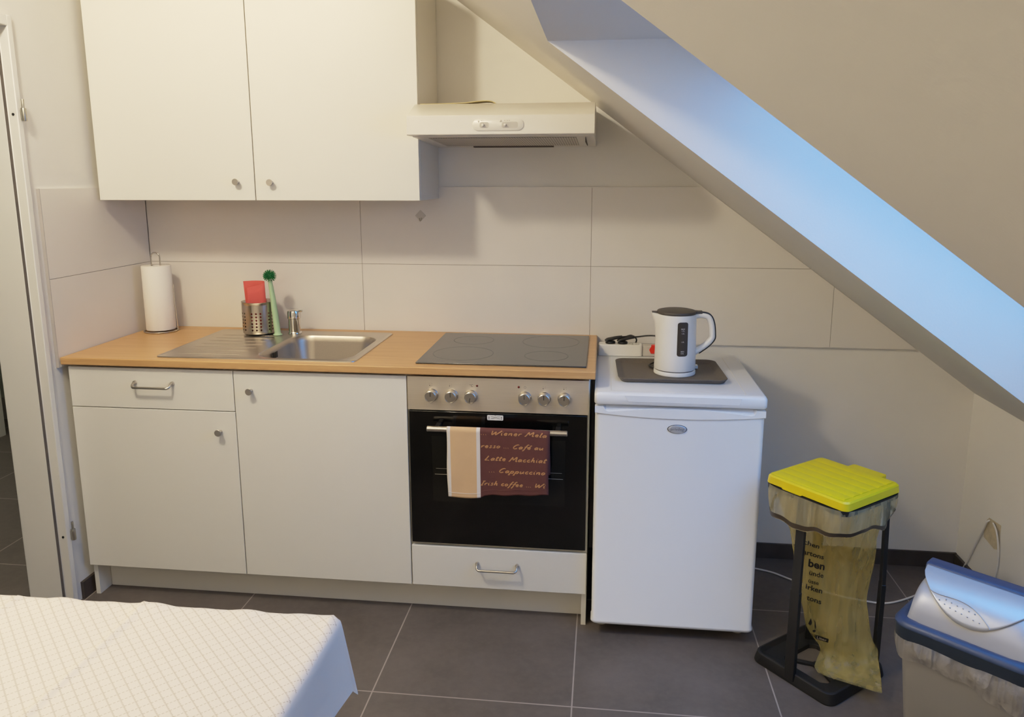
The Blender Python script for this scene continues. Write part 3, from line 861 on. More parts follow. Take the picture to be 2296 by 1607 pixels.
sc = MB()
pl_ = smooth_path([(ux-.054, uy-.004, 0), (ux-.02, uy+.006, 0), (ux+.02, uy-.002, 0), (ux+.0365, uy-.018, 0), (ux+.0385, uy-.024, 0), (ux+.030, uy-.031, 0), (ux+.008, uy-.038, 0), (ux-.019, uy-.050, 0)], 6)
nP = len(pl_)
tops = lambda t: 1.112 + .0035*sin(t*pi)*(t < .55) + (0 if t < .58 else -.020*((t-.58)/.42))
Vt = []
for i, p in enumerate(pl_):
    t = i/(nP-1); zt_ = tops(t)
    sq = .0 if t < .5 else 0
    Vt.append([sc.v((p.x + (.010*(1-h) if t < .25 else .004*(1-h)), p.y, .926 + (zt_-.926)*h)) for h in (0, .2, .4, .6, .8, 1)])
for a, b in zip(Vt, Vt[1:]):
    for j in range(5): sc.face([a[j], b[j], b[j+1], a[j+1]])
tag(sc.build('sponge_cloth', M['sponge'], solid=.0032, angle=60), 'folded red sponge cloth standing in the steel utensil cup', 'cloth')

bx, by = .5955, -.152
br = thing('dish_brush', 'green dish brush standing on its suction foot beside the steel cup', 'brush', (bx, by, zt+.004))
hs_ = MB(); hp = []
z0 = zt+.0038
tops_ = (bx-.020, by, 1.122)
prof = [(.0175, 0), (.0178, .0015), (.0125, .006), (.0118, .012), (.0118, .08), (.0105, .14), (.0088, .19), (.0078, .205), (.0090, .215)]
rings = []
for r, h in prof:
    f = h/.215
    c = Vector((bx-.019*f**1.2, by, z0+h))
    rings.append([(c.x+r*cos(2*pi*i/24), c.y+r*sin(2*pi*i/24), c.z) for i in range(24)])
hs_.loops(rings, True, True, True)
hs_.build('brush_handle', M['brushg'], br, angle=60)
bh = MB(); hc = Vector((bx-.0195, by, 1.137))
bmesh.ops.create_icosphere(bh.bm, subdivisions=2, radius=.0115, matrix=Matrix.Translation(hc))
n = 120
for i in range(n):
    ph_ = math.acos(1-2*(i+.5)/n); th = pi*(1+5**.5)*i
    d = Vector((cos(th)*sin(ph_), sin(th)*sin(ph_), cos(ph_)))
    if d.z < -.82: continue
    bh.tube([hc+d*.009, hc+d*.018, hc+d*.0255], lambda t: .0016-.0006*t, 6)
bh.build('bristle_head', M['bristle'], br)

# sticky hook on the tiles
hk = thing('adhesive_hook', 'small clear diamond adhesive hook on the wall tiles', 'hook', (1.139, 0, 1.362))
hp_ = MB(); c0 = Vector((1.1395, 0, 1.3625))
dm = [(c0.x+a*.0215, c0.z+b*.0215) for a, b in ((0, 1), (.08, .94), (.94, .08), (1, 0), (.94, -.08), (.08, -.94), (0, -1), (-.08, -.94), (-.94, -.08), (-1, 0), (-.94, .08), (-.08, .94))]
hp_.prism(dm, (-.0014, .0001)); hp_.build('plate', M['greyw'], hk)
hw = MB(); hw.tube(smooth_path([(1.1365, -.001, 1.352), (1.1365, -.006, 1.348), (1.1385, -.011, 1.3425), (1.142, -.011, 1.3425), (1.144, -.006, 1.349), (1.144, -.001, 1.354)], 4), .0012, 8)
hw.build('wire_hook', M['hinge'], hk)

# ------------------------------------------------------------------ refrigerator
FX0, FX1 = 1.8335, 2.3605
fg = thing('refrigerator', 'white undercounter refrigerator right of the oven', 'refrigerator', (2.097, -.32, 0))
B(FX0+.004, FX1-.004, -.562, -.03, .045, .806).build('cabinet', M['fridge'], fg, bevel=.004)
lid = MB(); lid.loops([[(x, y, z) for x, y in rrect(FX0-.0005+i, FX1+.0015-i, -.628+i, -.028-i, .012, 5)] for i, z in ((.003, .8065), (0, .811), (0, .836), (.004, .8435), (.010, .8455))], True, True, True)
lido = lid.build('top_cover', M['fridge'], fg, angle=50)
sm = MB()
for a, b in (((1.885, -.60), (1.885, -.08)), ((2.30, -.60), (2.30, -.10)), ((1.885, -.60), (2.30, -.60))):
    sm.box(min(a[0], b[0])-.0008, max(a[0], b[0])+.0008, min(a[1], b[1])-.0008, max(a[1], b[1])+.0008, .8452, .8459)
sm.build('top_seam', M['carcass'], lido)
ins = MB(); ins.prism([(1.925, .8385), (2.285, .8385), (2.277, .8165), (1.938, .8180)], (-.6288, -.6275)); ins.build('front_inlay', M['fridge'], lido, bevel=.0006)
dd = MB()
dd.loops([[(x, y, z) for x, y in rrect(FX0+i, FX1-i, -.622+i, -.565, [.003, .003, .016, .016], 5)] for i, z in ((.004, .046), (0, .052), (0, .058), (.0025, .061), (.0025, .776), (.0025, .7885))], True, True, True)
ddo = dd.build('door', M['fridge'], fg, angle=50)
# moulded grip band along the top of the door
gb = MB(); NB = 60
W_ = FX1-FX0
def grip_top(s):       # two shallow finger scoops
    q = abs(s-.5)*2
    if q > .90: return .7985
    if q > .86: return .7985 - (.90-q)/.04*.0165
    if q > .30: return .782 + (.86-q)/.56*.0135
    return .7955
rf, rb, rt2 = [], [], []
for i in range(NB+1):
    s_ = i/NB; x = FX0+.0015 + (W_-.003)*s_
    rf.append((x, grip_top(s_), .7785 - .0135*(1-(2*s_-1)**2)))
fr_ = [gb.v((x, -.6232, zt2)) for x, zt2, zb2 in rf]; fb_ = [gb.v((x, -.6237, zb2)) for x, zt2, zb2 in rf]
bk_ = [gb.v((x, -.600, .7985)) for x, _, _ in rf]; bb_ = [gb.v((x, -.600, zb2)) for x, _, zb2 in rf]
for i in range(NB):
    gb.face([fr_[i], fr_[i+1], fb_[i+1], fb_[i]]); gb.face([fr_[i+1], fr_[i], bk_[i], bk_[i+1]])
    gb.face([fb_[i], fb_[i+1], bb_[i+1], bb_[i]]); gb.face([bk_[i], bb_[i], bb_[i+1], bk_[i+1]])
gb.face([fr_[0], fb_[0], bb_[0], bk_[0]]); gb.face([fr_[-1], bk_[-1], bb_[-1], fb_[-1]])
gb.build('grip_band', M['fridge'], ddo, angle=30)
bd = MB(); bc = (2.0925, .7315)
def ell(r, rz, y, n=40): return [(bc[0]+r*cos(2*pi*i/n), y, bc[1]+rz*sin(2*pi*i/n)) for i in range(n)]
bd.loops([ell(.0305, .0142, -.6195), ell(.0305, .0142, -.6205)], True, False, True)
bd2 = bd.build('badge_recess', M['matblack'], ddo)
bd = MB(); bd.loops([ell(.0285, .0128, -.620), ell(.0285, .0128, -.6225), ell(.0268, .0115, -.6235)], True, False, True)
bdo = bd.build('badge', M['badge'], ddo)
tx = MB(); g_ = text_geo('privileg', .0135, .12, .01); a_, b_ = width_of(g_); kx = .042/(b_-a_)
put_text(tx, g_, lambda a, b: (bc[0]-.021+(a-a_)*kx, -.6238, bc[1]-.0035+b*.95)); tx.build('badge_lettering', M['badgetext'], bdo, recalc=False)
for x in (1.87, 2.325):
    for y in (-.53, -.08):
        f = MB(); f.lathe([(.02, 0), (.021, .004), (.017, .012), (.012, .016), (.012, .046)], (x, y, 0), seg=20); f.build('foot', M['greyw'], fg)

# tray, kettle, power strip, plugs on the fridge
ZF = .8457
ty = thing('tray', 'grey brown plastic tray lying on the refrigerator', 'tray', (2.083, -.356, ZF), radians(1.5))
tr = MB()
def tl_(i, z): return [(x, y, z) for x, y in rrect(-.178+i, .178-i, -.148+i, .148-i, max(.01, .034-i), 7)]
tr.loops([tl_(.016, 0), tl_(.010, .002), tl_(0, .0145), tl_(.0008, .0162), tl_(.005, .0155), tl_(.020, .0050), tl_(.026, .0038)], True, True, True)
tr.build('tray_shell', M['tray'], ty, local=True, angle=50)
ZTY = ZF+.0038

kx_, ky_ = 2.1015, -.362
kt = thing('electric_kettle', 'white electric kettle with dark grey lid standing on the tray', 'kettle', (kx_, ky_, ZTY))
kb = MB(); kb.lathe([(.0685, .0), (.0702, .0015), (.0702, .0125), (.0688, .0145), (.06, .0145)], (kx_, ky_, ZTY), seg=48)
kb.box(kx_+.055, kx_+.085, ky_+.052, ky_+.075, ZTY+.003, ZTY+.014)
kbo = kb.build('power_base', M['kettlew'], kt, bevel=.001)
gp_ = MB(); gp_.lathe([(.066, .0145), (.066, .0175)], (kx_, ky_, ZTY), seg=40); gp_.build('base_gap', M['rubber'], kt)
bd = MB(); NS = 64
prof = [(.0660, .0172), (.0692, .0182), (.0695, .0225), (.0690, .05), (.0678, .12), (.0668, .175), (.0662, .2035), (.0655, .2065), (.062, .2065)]
rings = []
for r, h in prof:
    ring = []
    for i in range(NS):
        t = 2*pi*i/NS; a = abs((t-pi+pi) % (2*pi) - pi)      # spout points to -x
        g = max(0, 1-a/.42); g = g*g*(3-2*g)
        lift = max(0, (h-.155)/.05)
        rr = r + .021*g*min(1, lift)**1.3*(1 if h > .155 else 0)
        dz = .004*g*(1 if h > .2 else 0)
        ring.append((kx_+rr*cos(t), ky_+rr*sin(t), ZTY+h+dz))
    rings.append(ring)
bd.loops(rings, True, True, True)
bd.build('kettle_body', M['kettlew'], kt, angle=60)
ld = MB(); ld.lathe([(.0625, .2055), (.0648, .2075), (.0652, .2135), (.064, .2165), (.052, .2195), (.03, .2212), (.004, .2216)], (kx_, ky_, ZTY), seg=48)
ld.box(kx_-.082, kx_-.055, ky_-.010, ky_+.010, ZTY+.2055, ZTY+.2125)
ld.prism([(kx_+.055, ky_-.015), (kx_+.085, ky_-.010), (kx_+.085, ky_+.010), (kx_+.055, ky_+.015)], (ZTY+.2075, ZTY+.2165), 'z')
ld.build('lid', M['kettled'], kt, bevel=.001)
hd = MB()
hpath = smooth_path([(kx_+.058, ky_, ZTY+.198), (kx_+.082, ky_, ZTY+.202), (kx_+.106, ky_, ZTY+.196), (kx_+.117, ky_, ZTY+.172), (kx_+.121, ky_, ZTY+.138), (kx_+.119, ky_, ZTY+.122), (kx_+.100, ky_, ZTY+.100), (kx_+.063, ky_, ZTY+.072)], 6)
def hprof(w, d): return [(d*cos(a)*(.9+.1*abs(cos(a))), w*sin(a)) for a in [2*pi*i/16 for i in range(16)]]
hd.sweep(hpath, hprof(.0125, .0105), up=(0, 0, 1))
hd.build('handle', M['kettlew'], kt, angle=70)
hs2 = MB()
P = [Vector(p) for p in hpath]; offp = []
for i in range(len(P)):
    T = (P[min(i+1, len(P)-1)]-P[max(i-1, 0)]).normalized(); Nn = Vector((-T.z, 0, T.x))
    if Nn.dot(P[i]-Vector((kx_+.06, ky_, ZTY+.135))) < 0: Nn = -Nn
    offp.append(P[i]+Nn*.0100)
hs2.sweep(offp[3:-2], [(-.0022, -.0075), (.0022, -.006), (.0022, .006), (-.0022, .0075)], up=(0, 0, 1))
hs2.build('handle_trim', M['black'], kt)
wn = MB()
tc = radians(-90+14.5)          # window centre direction
def on_k(s_, z, off=.0009):
    h = z
    r = .0690 + (.0665-.0690)*max(0, (h-.05))/.15 + off
    return (kx_+r*cos(tc+s_/.068), ky_+r*sin(tc+s_/.068), ZTY+h)
WH, WZ0, WZ1 = .0182, .072, .187
rows = 60
prev = None
for j in range(rows+1):
    z = WZ0+(WZ1-WZ0)*j/rows
    e = min(z-WZ0, WZ1-z); q = .008
    w = WH if e >= q else WH-q+sqrt(max(0, q*q-(q-e)**2))
    cur = [wn.v(on_k(-w+2*w*i/8, z)) for i in range(9)]
    if prev:
        for i in range(8): wn.face([prev[i], prev[i+1], cur[i+1], cur[i]])
    prev = cur
wno = wn.build('water_window', M['kettlewin'], kt)
for body, z, sz in (('MAX', .1625, .0062), ('1.7L', .156, .0062), ('1.5L', .1475, .0062), ('1.0L', .119, .0062), ('MIN', .0865, .0062), ('0.5L', .080, .0062)):
    km = MB(); g_ = text_geo(body, sz, 0, .012, 'CENTER'); put_text(km, g_, lambda a, b: on_k(a, z+b, .0014))
    km.build('level_mark', M['tile_edge'], wno, recalc=False)

ps = thing('power_strip', 'white power strip with red switch behind the kettle on the refrigerator', 'power strip', (1.93, -.1, ZF))
pb = MB(); pb.prism(rrect(1.8395, 2.004, -.118, -.066, .010, 5), (ZF, ZF+.044), 'z')
pb.build('socket_block', M['white'], ps, bevel=.003)
pb = MB(); pb.prism(rrect(2.004, 2.115, -.108, -.062, .006, 5), (ZF, ZF+.040), 'z'); pb.build('switch_block', M['greyw'], ps, bevel=.003)  # greyer than the socket block: its shade is put into the colour
rs = MB(); rs.prism([(2.036, ZF+.012), (2.06, ZF+.012), (2.06, ZF+.044), (2.040, ZF+.044), (2.030, ZF+.026)], (-.112, -.092)); rs.build('rocker_switch', M['redsw'], ps, bevel=.001)
so = MB()
for x in (1.8855, 1.93, 1.9745): so.lathe([(.0195, ZF+.0436), (.0195, ZF+.0446), (.0165, ZF+.0446), (.0165, ZF+.0438)], (x, -.092, 0), seg=24)
for x in (1.968, 1.981): so.lathe([(.0025, ZF+.0445), (.0025, ZF+.0449)], (x, -.096, 0), seg=10, mi=1)
so.build('socket', [M['greyw'], M['matblack']], ps)
def plug(x, y, ang, label, cord, lift):
    t = thing('power_plug', label, 'plug', (x, y, ZF+.044))
    mb = MB(); d = Vector((cos(ang), sin(ang), 0)); z0 = ZF+.0452
    mb.lathe([(.0185, 0), (.0190, .004), (.0178, .0075), (.012, .0095)], (x, y, z0), seg=24)
    path = [Vector((x, y, z0+.0065))-d*.016, Vector((x, y, z0+.0125))-d*.010, Vector((x, y, z0+.0165))+d*.004, Vector((x, y, z0+.0205+lift*.4))+d*.024, Vector((x, y, z0+.022+lift))+d*.044]
    mb.sweep(smooth_path(path, 4), lambda q: [(.0082*(1-.30*q)*cos(a), .0150*(1-.50*q)*sin(a)) for a in [2*pi*i/14 for i in range(14)]])
    mb.build('plug_body', M['black'], t, angle=50)
    end = path[-1]
    cb = MB(); cb.tube(smooth_path([end-d*.004, end+d*.012+Vector((0, 0, .001))]+[Vector(c) for c in cord], 6), .0030, 10); cb.build('cord', M['black'], t)
plug(1.8850, -.092, radians(4), 'black plug with trailing cord, left one in the power strip', [(1.965, -.062, ZF+.070), (1.985, -.045, ZF+.05), (1.97, -.03, ZF+.02), (1.93, -.028, ZF+.004)], .002)
plug(1.9310, -.093, radians(-2), 'black plug of the kettle cord, right one in the power strip', [(2.02, -.105, ZF+.079), (2.055, -.125, ZF+.083), (2.10, -.15, ZF+.080), (2.135, -.185, ZF+.05), (2.12, -.225, ZF+.022), (2.06, -.236, ZF+.014), (2.030, -.262, ZF+.0105), (2.022, -.292, ZF+.0082), (2.050, -.335, ZF+.0075), (2.10, -.33, ZF+.009)], .004)

# ------------------------------------------------------------------ wall outlet patch and white cable
ov_ = MB()
pp = [(-.192, .292), (-.205, .305), (-.284, .312), (-.290, .225), (-.262, .213), (-.184, .222), (-.180, .262)]
ov_.prism(pp, (XR-.003, XR+.001), 'x')
tag(ov_.build('outlet_patch', M['patch']), 'bare beige filler patch on the low right wall above the bin', 'wall patch')
c = MB()
c.tube(smooth_path([(2.40, -.075, .004), (2.4728, -.100, .004), (2.53, -.125, .004), (2.5876, -.172, .004), (2.70, -.255, .004), (2.8196, -.298, .004), (2.90, -.300, .004), (3.02, -.23, .004), (3.14, -.125, .004), (3.20, -.085, .006), (3.236, -.075, .030), (3.243, -.105, .10), (3.244, -.150, .19), (3.241, -.190, .255), (3.238, -.210, .290), (3.246, -.214, .300)], 7), .0034, 8)
tag(c.build('white_cable', M['cable']), 'white cable running from the refrigerator over the floor up to the wall patch', 'cable')
c = MB()
c.tube(smooth_path([(3.246, -.238, .300), (3.236, -.262, .306), (3.236, -.285, .290), (3.240, -.300, .24), (3.242, -.305, .18), (3.243, -.298, .11), (3.238, -.30, .03), (3.22, -.33, .005), (3.17, -.40, .004)], 7), .003, 8)
tag(c.build('white_cable', M['cable']), 'white cable drooping from the right side of the wall patch', 'cable')

# ------------------------------------------------------------------ yellow bag stand
BSR = radians(-50)
bsx, bsy = 2.545, -.708
bst = thing('bag_stand', 'black tripod waste bag stand with flat yellow lid', 'bag stand', (bsx, bsy, 0), BSR)
# local frame: x along the front-left edge, y towards the back
bb = MB(); hw_ = .142
def sq(i, z, n=7): return [(x, y, z) for x, y in rrect(-hw_+i, hw_-i, -hw_+i, hw_-i, .03, n)]
NQ = len(sq(0, 0))
def circ(r, z): 
    out = []
    for i, (x, y, _) in enumerate(sq(0, 0)):
        a = atan2(y, x); out.append((r*cos(a), r*sin(a), z))
    return out
bb.loops([circ(.098, 0), sq(0, 0), sq(-.002, .004), sq(.004, .034), sq(.010, .036), sq(.018, .022), circ(.108, .016), circ(.100, .014), circ(.098, 0)], True)
for k in range(3):
    a = radians(95+k*120)
    d = Vector((cos(a), sin(a), 0)); n_ = Vector((-d.y, d.x, 0))*.007
    p = [tuple(d*.012+n_), tuple(d*.105+n_), tuple(d*.105-n_), tuple(d*.012-n_)]
    bb.loops([[(x, y, .001) for x, y, _ in p], [(x, y, .010) for x, y, _ in p]], True, True, True)
bb.lathe([(.016, .001), (.016, .010)], (0, 0, 0), seg=16)
bb.build('stand_base', M['matblack'], bst, local=True, angle=45, bevel=.001)
def to_local(x, y):
    d = Vector((x-bsx, y-bsy)); return (d.x*cos(-BSR)-d.y*sin(-BSR), d.x*sin(-BSR)+d.y*cos(-BSR))
for (x, y), (x2, y2) in (((2.4395, -.7965), (2.4425, -.794)), ((2.710, -.718), (2.702, -.716)), ((2.553, -.580), (2.553, -.586))):
    a = to_local(x, y); b = to_local(x2, y2)
    lg = MB(); ang = atan2(a[1], a[0])
    t_ = Vector((-sin(ang), cos(ang), 0)); r_ = Vector((cos(ang), sin(ang), 0))
    def ringat(c, z, w, d): return [tuple(Vector((c[0], c[1], z))+t_*w*sx+r_*d*sy) for sx, sy in ((-1, -1), (1, -1), (1, 1), (-1, 1))]
    lg.loops([ringat(a, .012, .0165, .007), ringat(a, .30, .0155, .007), ringat(a, .302, .0140, .006), ringat(b, .590, .0140, .006)], True, True, True)
    lg.build('leg', M['matblack'], bst, local=True, bevel=.001)
rg = MB(); rg.loops([sq(.004, .583), sq(.004, .597), sq(.014, .597), sq(.014, .583), sq(.004, .583)], True)
rg.build('bag_ring', M['matblack'], bst, local=True)
# lid, slightly wider than the ring, with stepped ribs and hinge tab
ly = MB()
def lq(i, z): return [(x, y, z) for x, y in rrect(-.137+i, .137-i, -.135+i, .135-i, .018, 5)]
ly.loops([lq(.006, .599), lq(.001, .599), lq(0, .6), lq(.002, .620), lq(.006, .6245), lq(.013, .6255)], True, True, True)
nr = 6
for k in range(nr):
    y0_ = -.122 + k*(.246/nr); y1_ = y0_ + .246/nr
    ly.prism([(y0_, .6255), (y0_+.006, .6276), (y1_, .6258), (y1_, .6255)], (-.124, .118), 'x')
ly.prism(rrect(-.040, .070, .130, .168, .008, 4), (.606, .6215), 'z')
ly.prism([(-.075, .600), (-.058, .590), (-.022, .590), (-.005, .600)], (-.1375, -.1335))
ly.build('lid', M['yellow'], bst, local=True, angle=30)

# the bag itself
bag = thing('garbage_bag', 'translucent yellow printed waste bag hanging from the black stand', 'bag', (bsx, bsy, 0))
NA = 72
def bag_row(z, cx, cy, a, b, rot, wr, ph_, sqr=0.0):
    out = []
    for i in range(NA):
        t = 2*pi*i/NA
        c_, s_ = cos(t), sin(t)
        k = (abs(c_)**4+abs(s_)**4)**(-.25) if sqr else 1
        k = 1+(k-1)*sqr
        w = 1 + wr*(.5*sin(5*t+ph_) + .35*sin(9*t-ph_*1.7) + .3*sin(14*t+2.3*ph_))
        x, y = a*c_*k*w, b*s_*k*w
        out.append((cx+x*cos(rot)-y*sin(rot), cy+x*sin(rot)+y*cos(rot), z + .004*wr*20*sin(3*t+ph_)*(0 if z > .57 else .3)))
    return out
R0 = BSR
ROWS = [  # z, cx, cy, half width, half depth, rotation, wrinkle, phase, squareness
 (.595, 2.545, -.708, .134, .134, R0, .0, 0, 1), (.585, 2.545, -.708, .134, .134, R0, .004, .2, 1), (.54, 2.546, -.707, .128, .126, R0, .015, .4, .8),
 (.50, 2.550, -.706, .128, .118, R0*.8, .03, .8, .5), (.45, 2.557, -.702, .122, .105, R0*.5, .04, 1.2, .3), (.40, 2.560, -.704, .116, .09, R0*.3, .045, 1.5, .1),
 (.35, 2.563, -.706, .109, .08, -.1, .05, 1.9, 0), (.30, 2.567, -.708, .102, .074, 0, .05, 2.2, 0), (.25, 2.569, -.710, .097, .068, 0, .055, 2.6, 0),
 (.20, 2.580, -.714, .095, .062, 0, .06, 3.0, 0), (.15, 2.590, -.720, .093, .056, 0, .06, 3.3, 0), (.115, 2.607, -.728, .088, .048, 0, .06, 3.7, 0), (.095, 2.622, -.738, .085, .040, 0, .05, 4.0, 0),
 (.080, 2.622, -.752, .082, .032, -.05, .05, 4.2, 0), (.066, 2.614, -.775, .086, .026, -.15, .05, 4.5, 0), (.056, 2.606, -.800, .090, .020, -.28, .05, 4.9, 0), (.050, 2.600, -.822, .091, .013, -.38, .05, 5.2, 0), (.044, 2.598, -.842, .088, .006, -.45, .03, 5.5, 0)]
def interp_rows(n):
    out = []
    for i in range(n):
        f = i/(n-1)*(len(ROWS)-1); k = min(int(f), len(ROWS)-2); t = f-k
        a, b, c_, d = ROWS[max(k-1, 0)], ROWS[k], ROWS[k+1], ROWS[min(k+2, len(ROWS)-1)]
        out.append(tuple(.5*((2*b[j])+(c_[j]-a[j])*t+(2*a[j]-5*b[j]+4*c_[j]-d[j])*t*t+(3*b[j]-a[j]-3*c_[j]+d[j])*t**3) for j in range(9)))
    return out
bm_ = MB(); bm_.loops([bag_row(*r) for r in interp_rows(80)], True)
bm_.build('bag_film', M['film'], bag, angle=180, recalc=True)
# folded-over collar outside the ring
co_ = MB(); NCL = 16
def collar(t, f):
    """t angle, f 0 top .. 1 hem"""
    c_, s_ = cos(t), sin(t)
    k = (abs(c_)**5+abs(s_)**5)**(-.2)
    drop = .078 + .015*cos(t+1.83) + .006*sin(3*t+.6) + .004*sin(7*t) + .002*sin(17*t)
    r = .1475 + .004*sin(f*2.2) - .020*f*f*(k-1)*2.2 + f*(.005*sin(6*t+1)+.004*sin(11*t))
    x, y = r*c_*k, r*s_*k
    return (bsx+x*cos(BSR)-y*sin(BSR), bsy+x*sin(BSR)+y*cos(BSR), .5985-drop*f)
co_.grid(lambda u, v: collar(2*pi*u, v), 96, NCL, wrap=True)
co_.build('folded_collar', M['filmcollar'], bag, angle=180)
hb_ = MB()
hb_.grid(lambda u, v: tuple(Vector(collar(2*pi*u, .82+.15*v)) + (Vector(collar(2*pi*u, .9))-Vector((bsx, bsy, collar(2*pi*u, .9)[2]))).normalized()*.0012), 96, 3, wrap=True)
hb_.build('drawstring_band', M['bagband'], bag, angle=180)
# print on the bag, wrapped onto its surface facing the room
RR = interp_rows(400)
def bag_surf(sx, z):
    """point on the front of the bag film at world x = sx and height z"""
    r = min(RR, key=lambda q: abs(q[0]-z))
    row = bag_row(*r)
    best = None
    for i in range(NA):
        p, q = row[i], row[(i+1) % NA]
        if (p[0]-sx)*(q[0]-sx) <= 0 and abs(p[0]-q[0]) > 1e-9:
            t = (sx-p[0])/(q[0]-p[0]); y = p[1]+(q[1]-p[1])*t
            if best is None or y < best: best = y
    if best is None:
        e = min(row, key=lambda p: abs(p[0]-sx)); return (e[0], e[1], z)
    return (sx, best-.0012, z)
for body, xr, z, size, bold in (('nen', 2.4560, .480, .022, .02), ('aschen', 2.4995, .4340, .023, .02), ('kartons', 2.5150, .4000, .023, .02), ('ben', 2.5215, .3640, .034, .03), ('ünde', 2.5205, .3370, .022, .015), ('üsse', 2.5100, .3105, .018, .01), ('irken', 2.5215, .2860, .024, .025), ('tons', 2.5215, .2490, .024, .02)):
    g_ = text_geo(body, size, 0, bold, 'RIGHT')
    pr = MB(); put_text(pr, g_, lambda a, b: bag_surf(xr+a*.86, z+b*1.02)); pr.build('bag_print', M['print'], bag, recalc=False)
# flame-shaped mark
pr = MB()
for pts in ([(2.492, .168), (2.497, .190), (2.500, .180), (2.501, .170), (2.497, .164)], [(2.504, .190), (2.510, .180), (2.513, .165), (2.511, .155), (2.509, .165), (2.508, .178)], [(2.504, .150), (2.509, .1535), (2.514, .152), (2.512, .146), (2.506, .144)]):
    pr.flat([bag_surf(x+.004, z) for x, z in pts])
pr.build('flame_emblem', M['print'], bag, recalc=False)
pr = MB(); nb = 10
for i in range(nb):
    xa = 2.506+.046*i/nb; xb = 2.506+.046*(i+1)/nb
    pr.flat([bag_surf(xa, .122), bag_surf(xb, .1205), bag_surf(xb, .1355), bag_surf(xa, .137)])
pr.build('bag_print', M['print'], bag, recalc=False)
lw = MB(); g_ = text_geo('Liter', .0135, 0, .01, 'RIGHT')
put_text(lw, g_, lambda a, b: tuple(Vector(bag_surf(2.547+a, .1245+b)) + Vector((0, -.0012, 0))))
lw.build('bag_print_reverse', M['patch'], bag, recalc=False)

# ------------------------------------------------------------------ swing bin, bottom right
BR = atan2(-.65, .76)
BW, BD = .315, .265
cx0 = 2.567 + .76*BW/2 + .65*BD/2; cy0 = -1.160 - .65*BW/2 + .76*BD/2
bn = thing('swing_bin', 'grey swing-lid waste bin with blue rim and silver flap in the corner', 'bin', (cx0, cy0, 0), BR)
def br_(i, z, r=.045): return [(x, y, z) for x, y in rrect(-BW/2+i, BW/2-i, -BD/2+i, BD/2-i, r, 7)]
b_ = MB()
b_.loops([br_(.050, 0, .03), br_(.046, .006, .034), br_(.014, .385), br_(.012, .415), br_(.016, .415), br_(.05, .012, .03)], True, True, True)
b_.build('bin_body', M['bingrey'], bn, local=True, angle=50)
rm = MB()
rm.loops([br_(.010, .434), br_(-.001, .434), br_(-.001, .438), br_(.004, .446), br_(.012, .4495), br_(.022, .4480), br_(.028, .441), br_(.028, .434), br_(.010, .434)], True)
rm.build('rim', M['binblue'], bn, local=True, angle=40)
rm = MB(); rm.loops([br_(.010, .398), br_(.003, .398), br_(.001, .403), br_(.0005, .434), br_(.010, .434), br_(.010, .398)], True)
rm.build('rim_shaded_band', M['rimshade'], bn, local=True, angle=40)  # lower front of the same rim, with its shade painted in
# arched silver lid
UE = BW/2-.026; VE = BD/2-.024
def arch(s, h=0.0):
    """profile over depth: s -1 front .. 1 back -> (v, z)"""
    v = VE*s
    z = .440 + .100*(max(0, 1-abs(s)**2.6))**.62
    return v, z+h
dm = MB(); NU, NV = 40, 36
def dome(u, v):
    s = -1+2*v; q = -1+2*u
    e = (max(0, 1-abs(q)**14))**.35
    vv, z = arch(s*.999)
    rr = VE*(1-.0*abs(q))
    return (UE*q, vv*(.93+.07*e), .440+(z-.440)*(.0+e))
dm.grid(dome, NU, NV)
dm.build('lid_dome', M['binsilver_dark'], bn, local=True, angle=60)
fl = MB()
def flap(u, v):
    """front flap with rounded lower edge"""
    q = -1+2*u
    s_top = .10; s_bot = -.985*(max(0, 1-abs(q)**2.4))**.55
    s_bot = min(s_top-.02, s_bot + .06)
    s = s_top+(s_bot-s_top)*v
    vv, z = arch(s)
    n = Vector((0, s*abs(s), .8)).normalized()*.004
    return (UE*.985*q, vv*.995+n.y, z+n.z)
fl.grid(flap, 48, 30)
fo = fl.build('flap', M['binsilver'], bn, local=True, angle=80, solid=.003)
gr = MB(); 
def on_flap(u, v): return Vector(flap(u, v)) + Vector((0, -.0015, .0025))
gr.tube([on_flap(.14+.54*i/24, 1-.25*sin(pi*i/24)**.85) for i in range(25)], .0010, 6)
for j in range(2):
    for i in range(8-2*j):
        c_ = on_flap(.24+.05*i+.05*j, .945-.07*j - .04*sin(pi*(i+.5+j)/8))
        bmesh.ops.create_icosphere(gr.bm, subdivisions=1, radius=.0018, matrix=Matrix.Translation(c_))
gr.build('finger_grip', M['binsilver_dark'], fo, local=True)
rd = MB()
rd.prism([(.012, .541), (.018, .549), (.055, .548), (.075, .534), (.070, .518), (.012, .533)], (-UE-.004, UE+.004), 'x')
rd.build('hinge_ridge', M['binblue'], bn, local=True, bevel=.004, seg=3)
# bin liner showing under the rim
ln = MB()
def liner(u, v):
    i = u*NR; pts = br_(.004, 0); k = int(i) % NR
    x, y, _ = pts[k]
    a = 2*pi*u
    drop = .05 + .045*max(0, min(1, (x+BW/2)/BW)) + .010*sin(a*5) + .006*sin(a*11+1)
    f = 1 + .035*v*(1-v)*3.2 + .012*sin(a*13)*v
    z = .408 - drop*v
    ins = .014*v
    return (x*f*(1-ins*.2), y*f*(1-ins*.2), z)
NR = len(br_(0, 0))
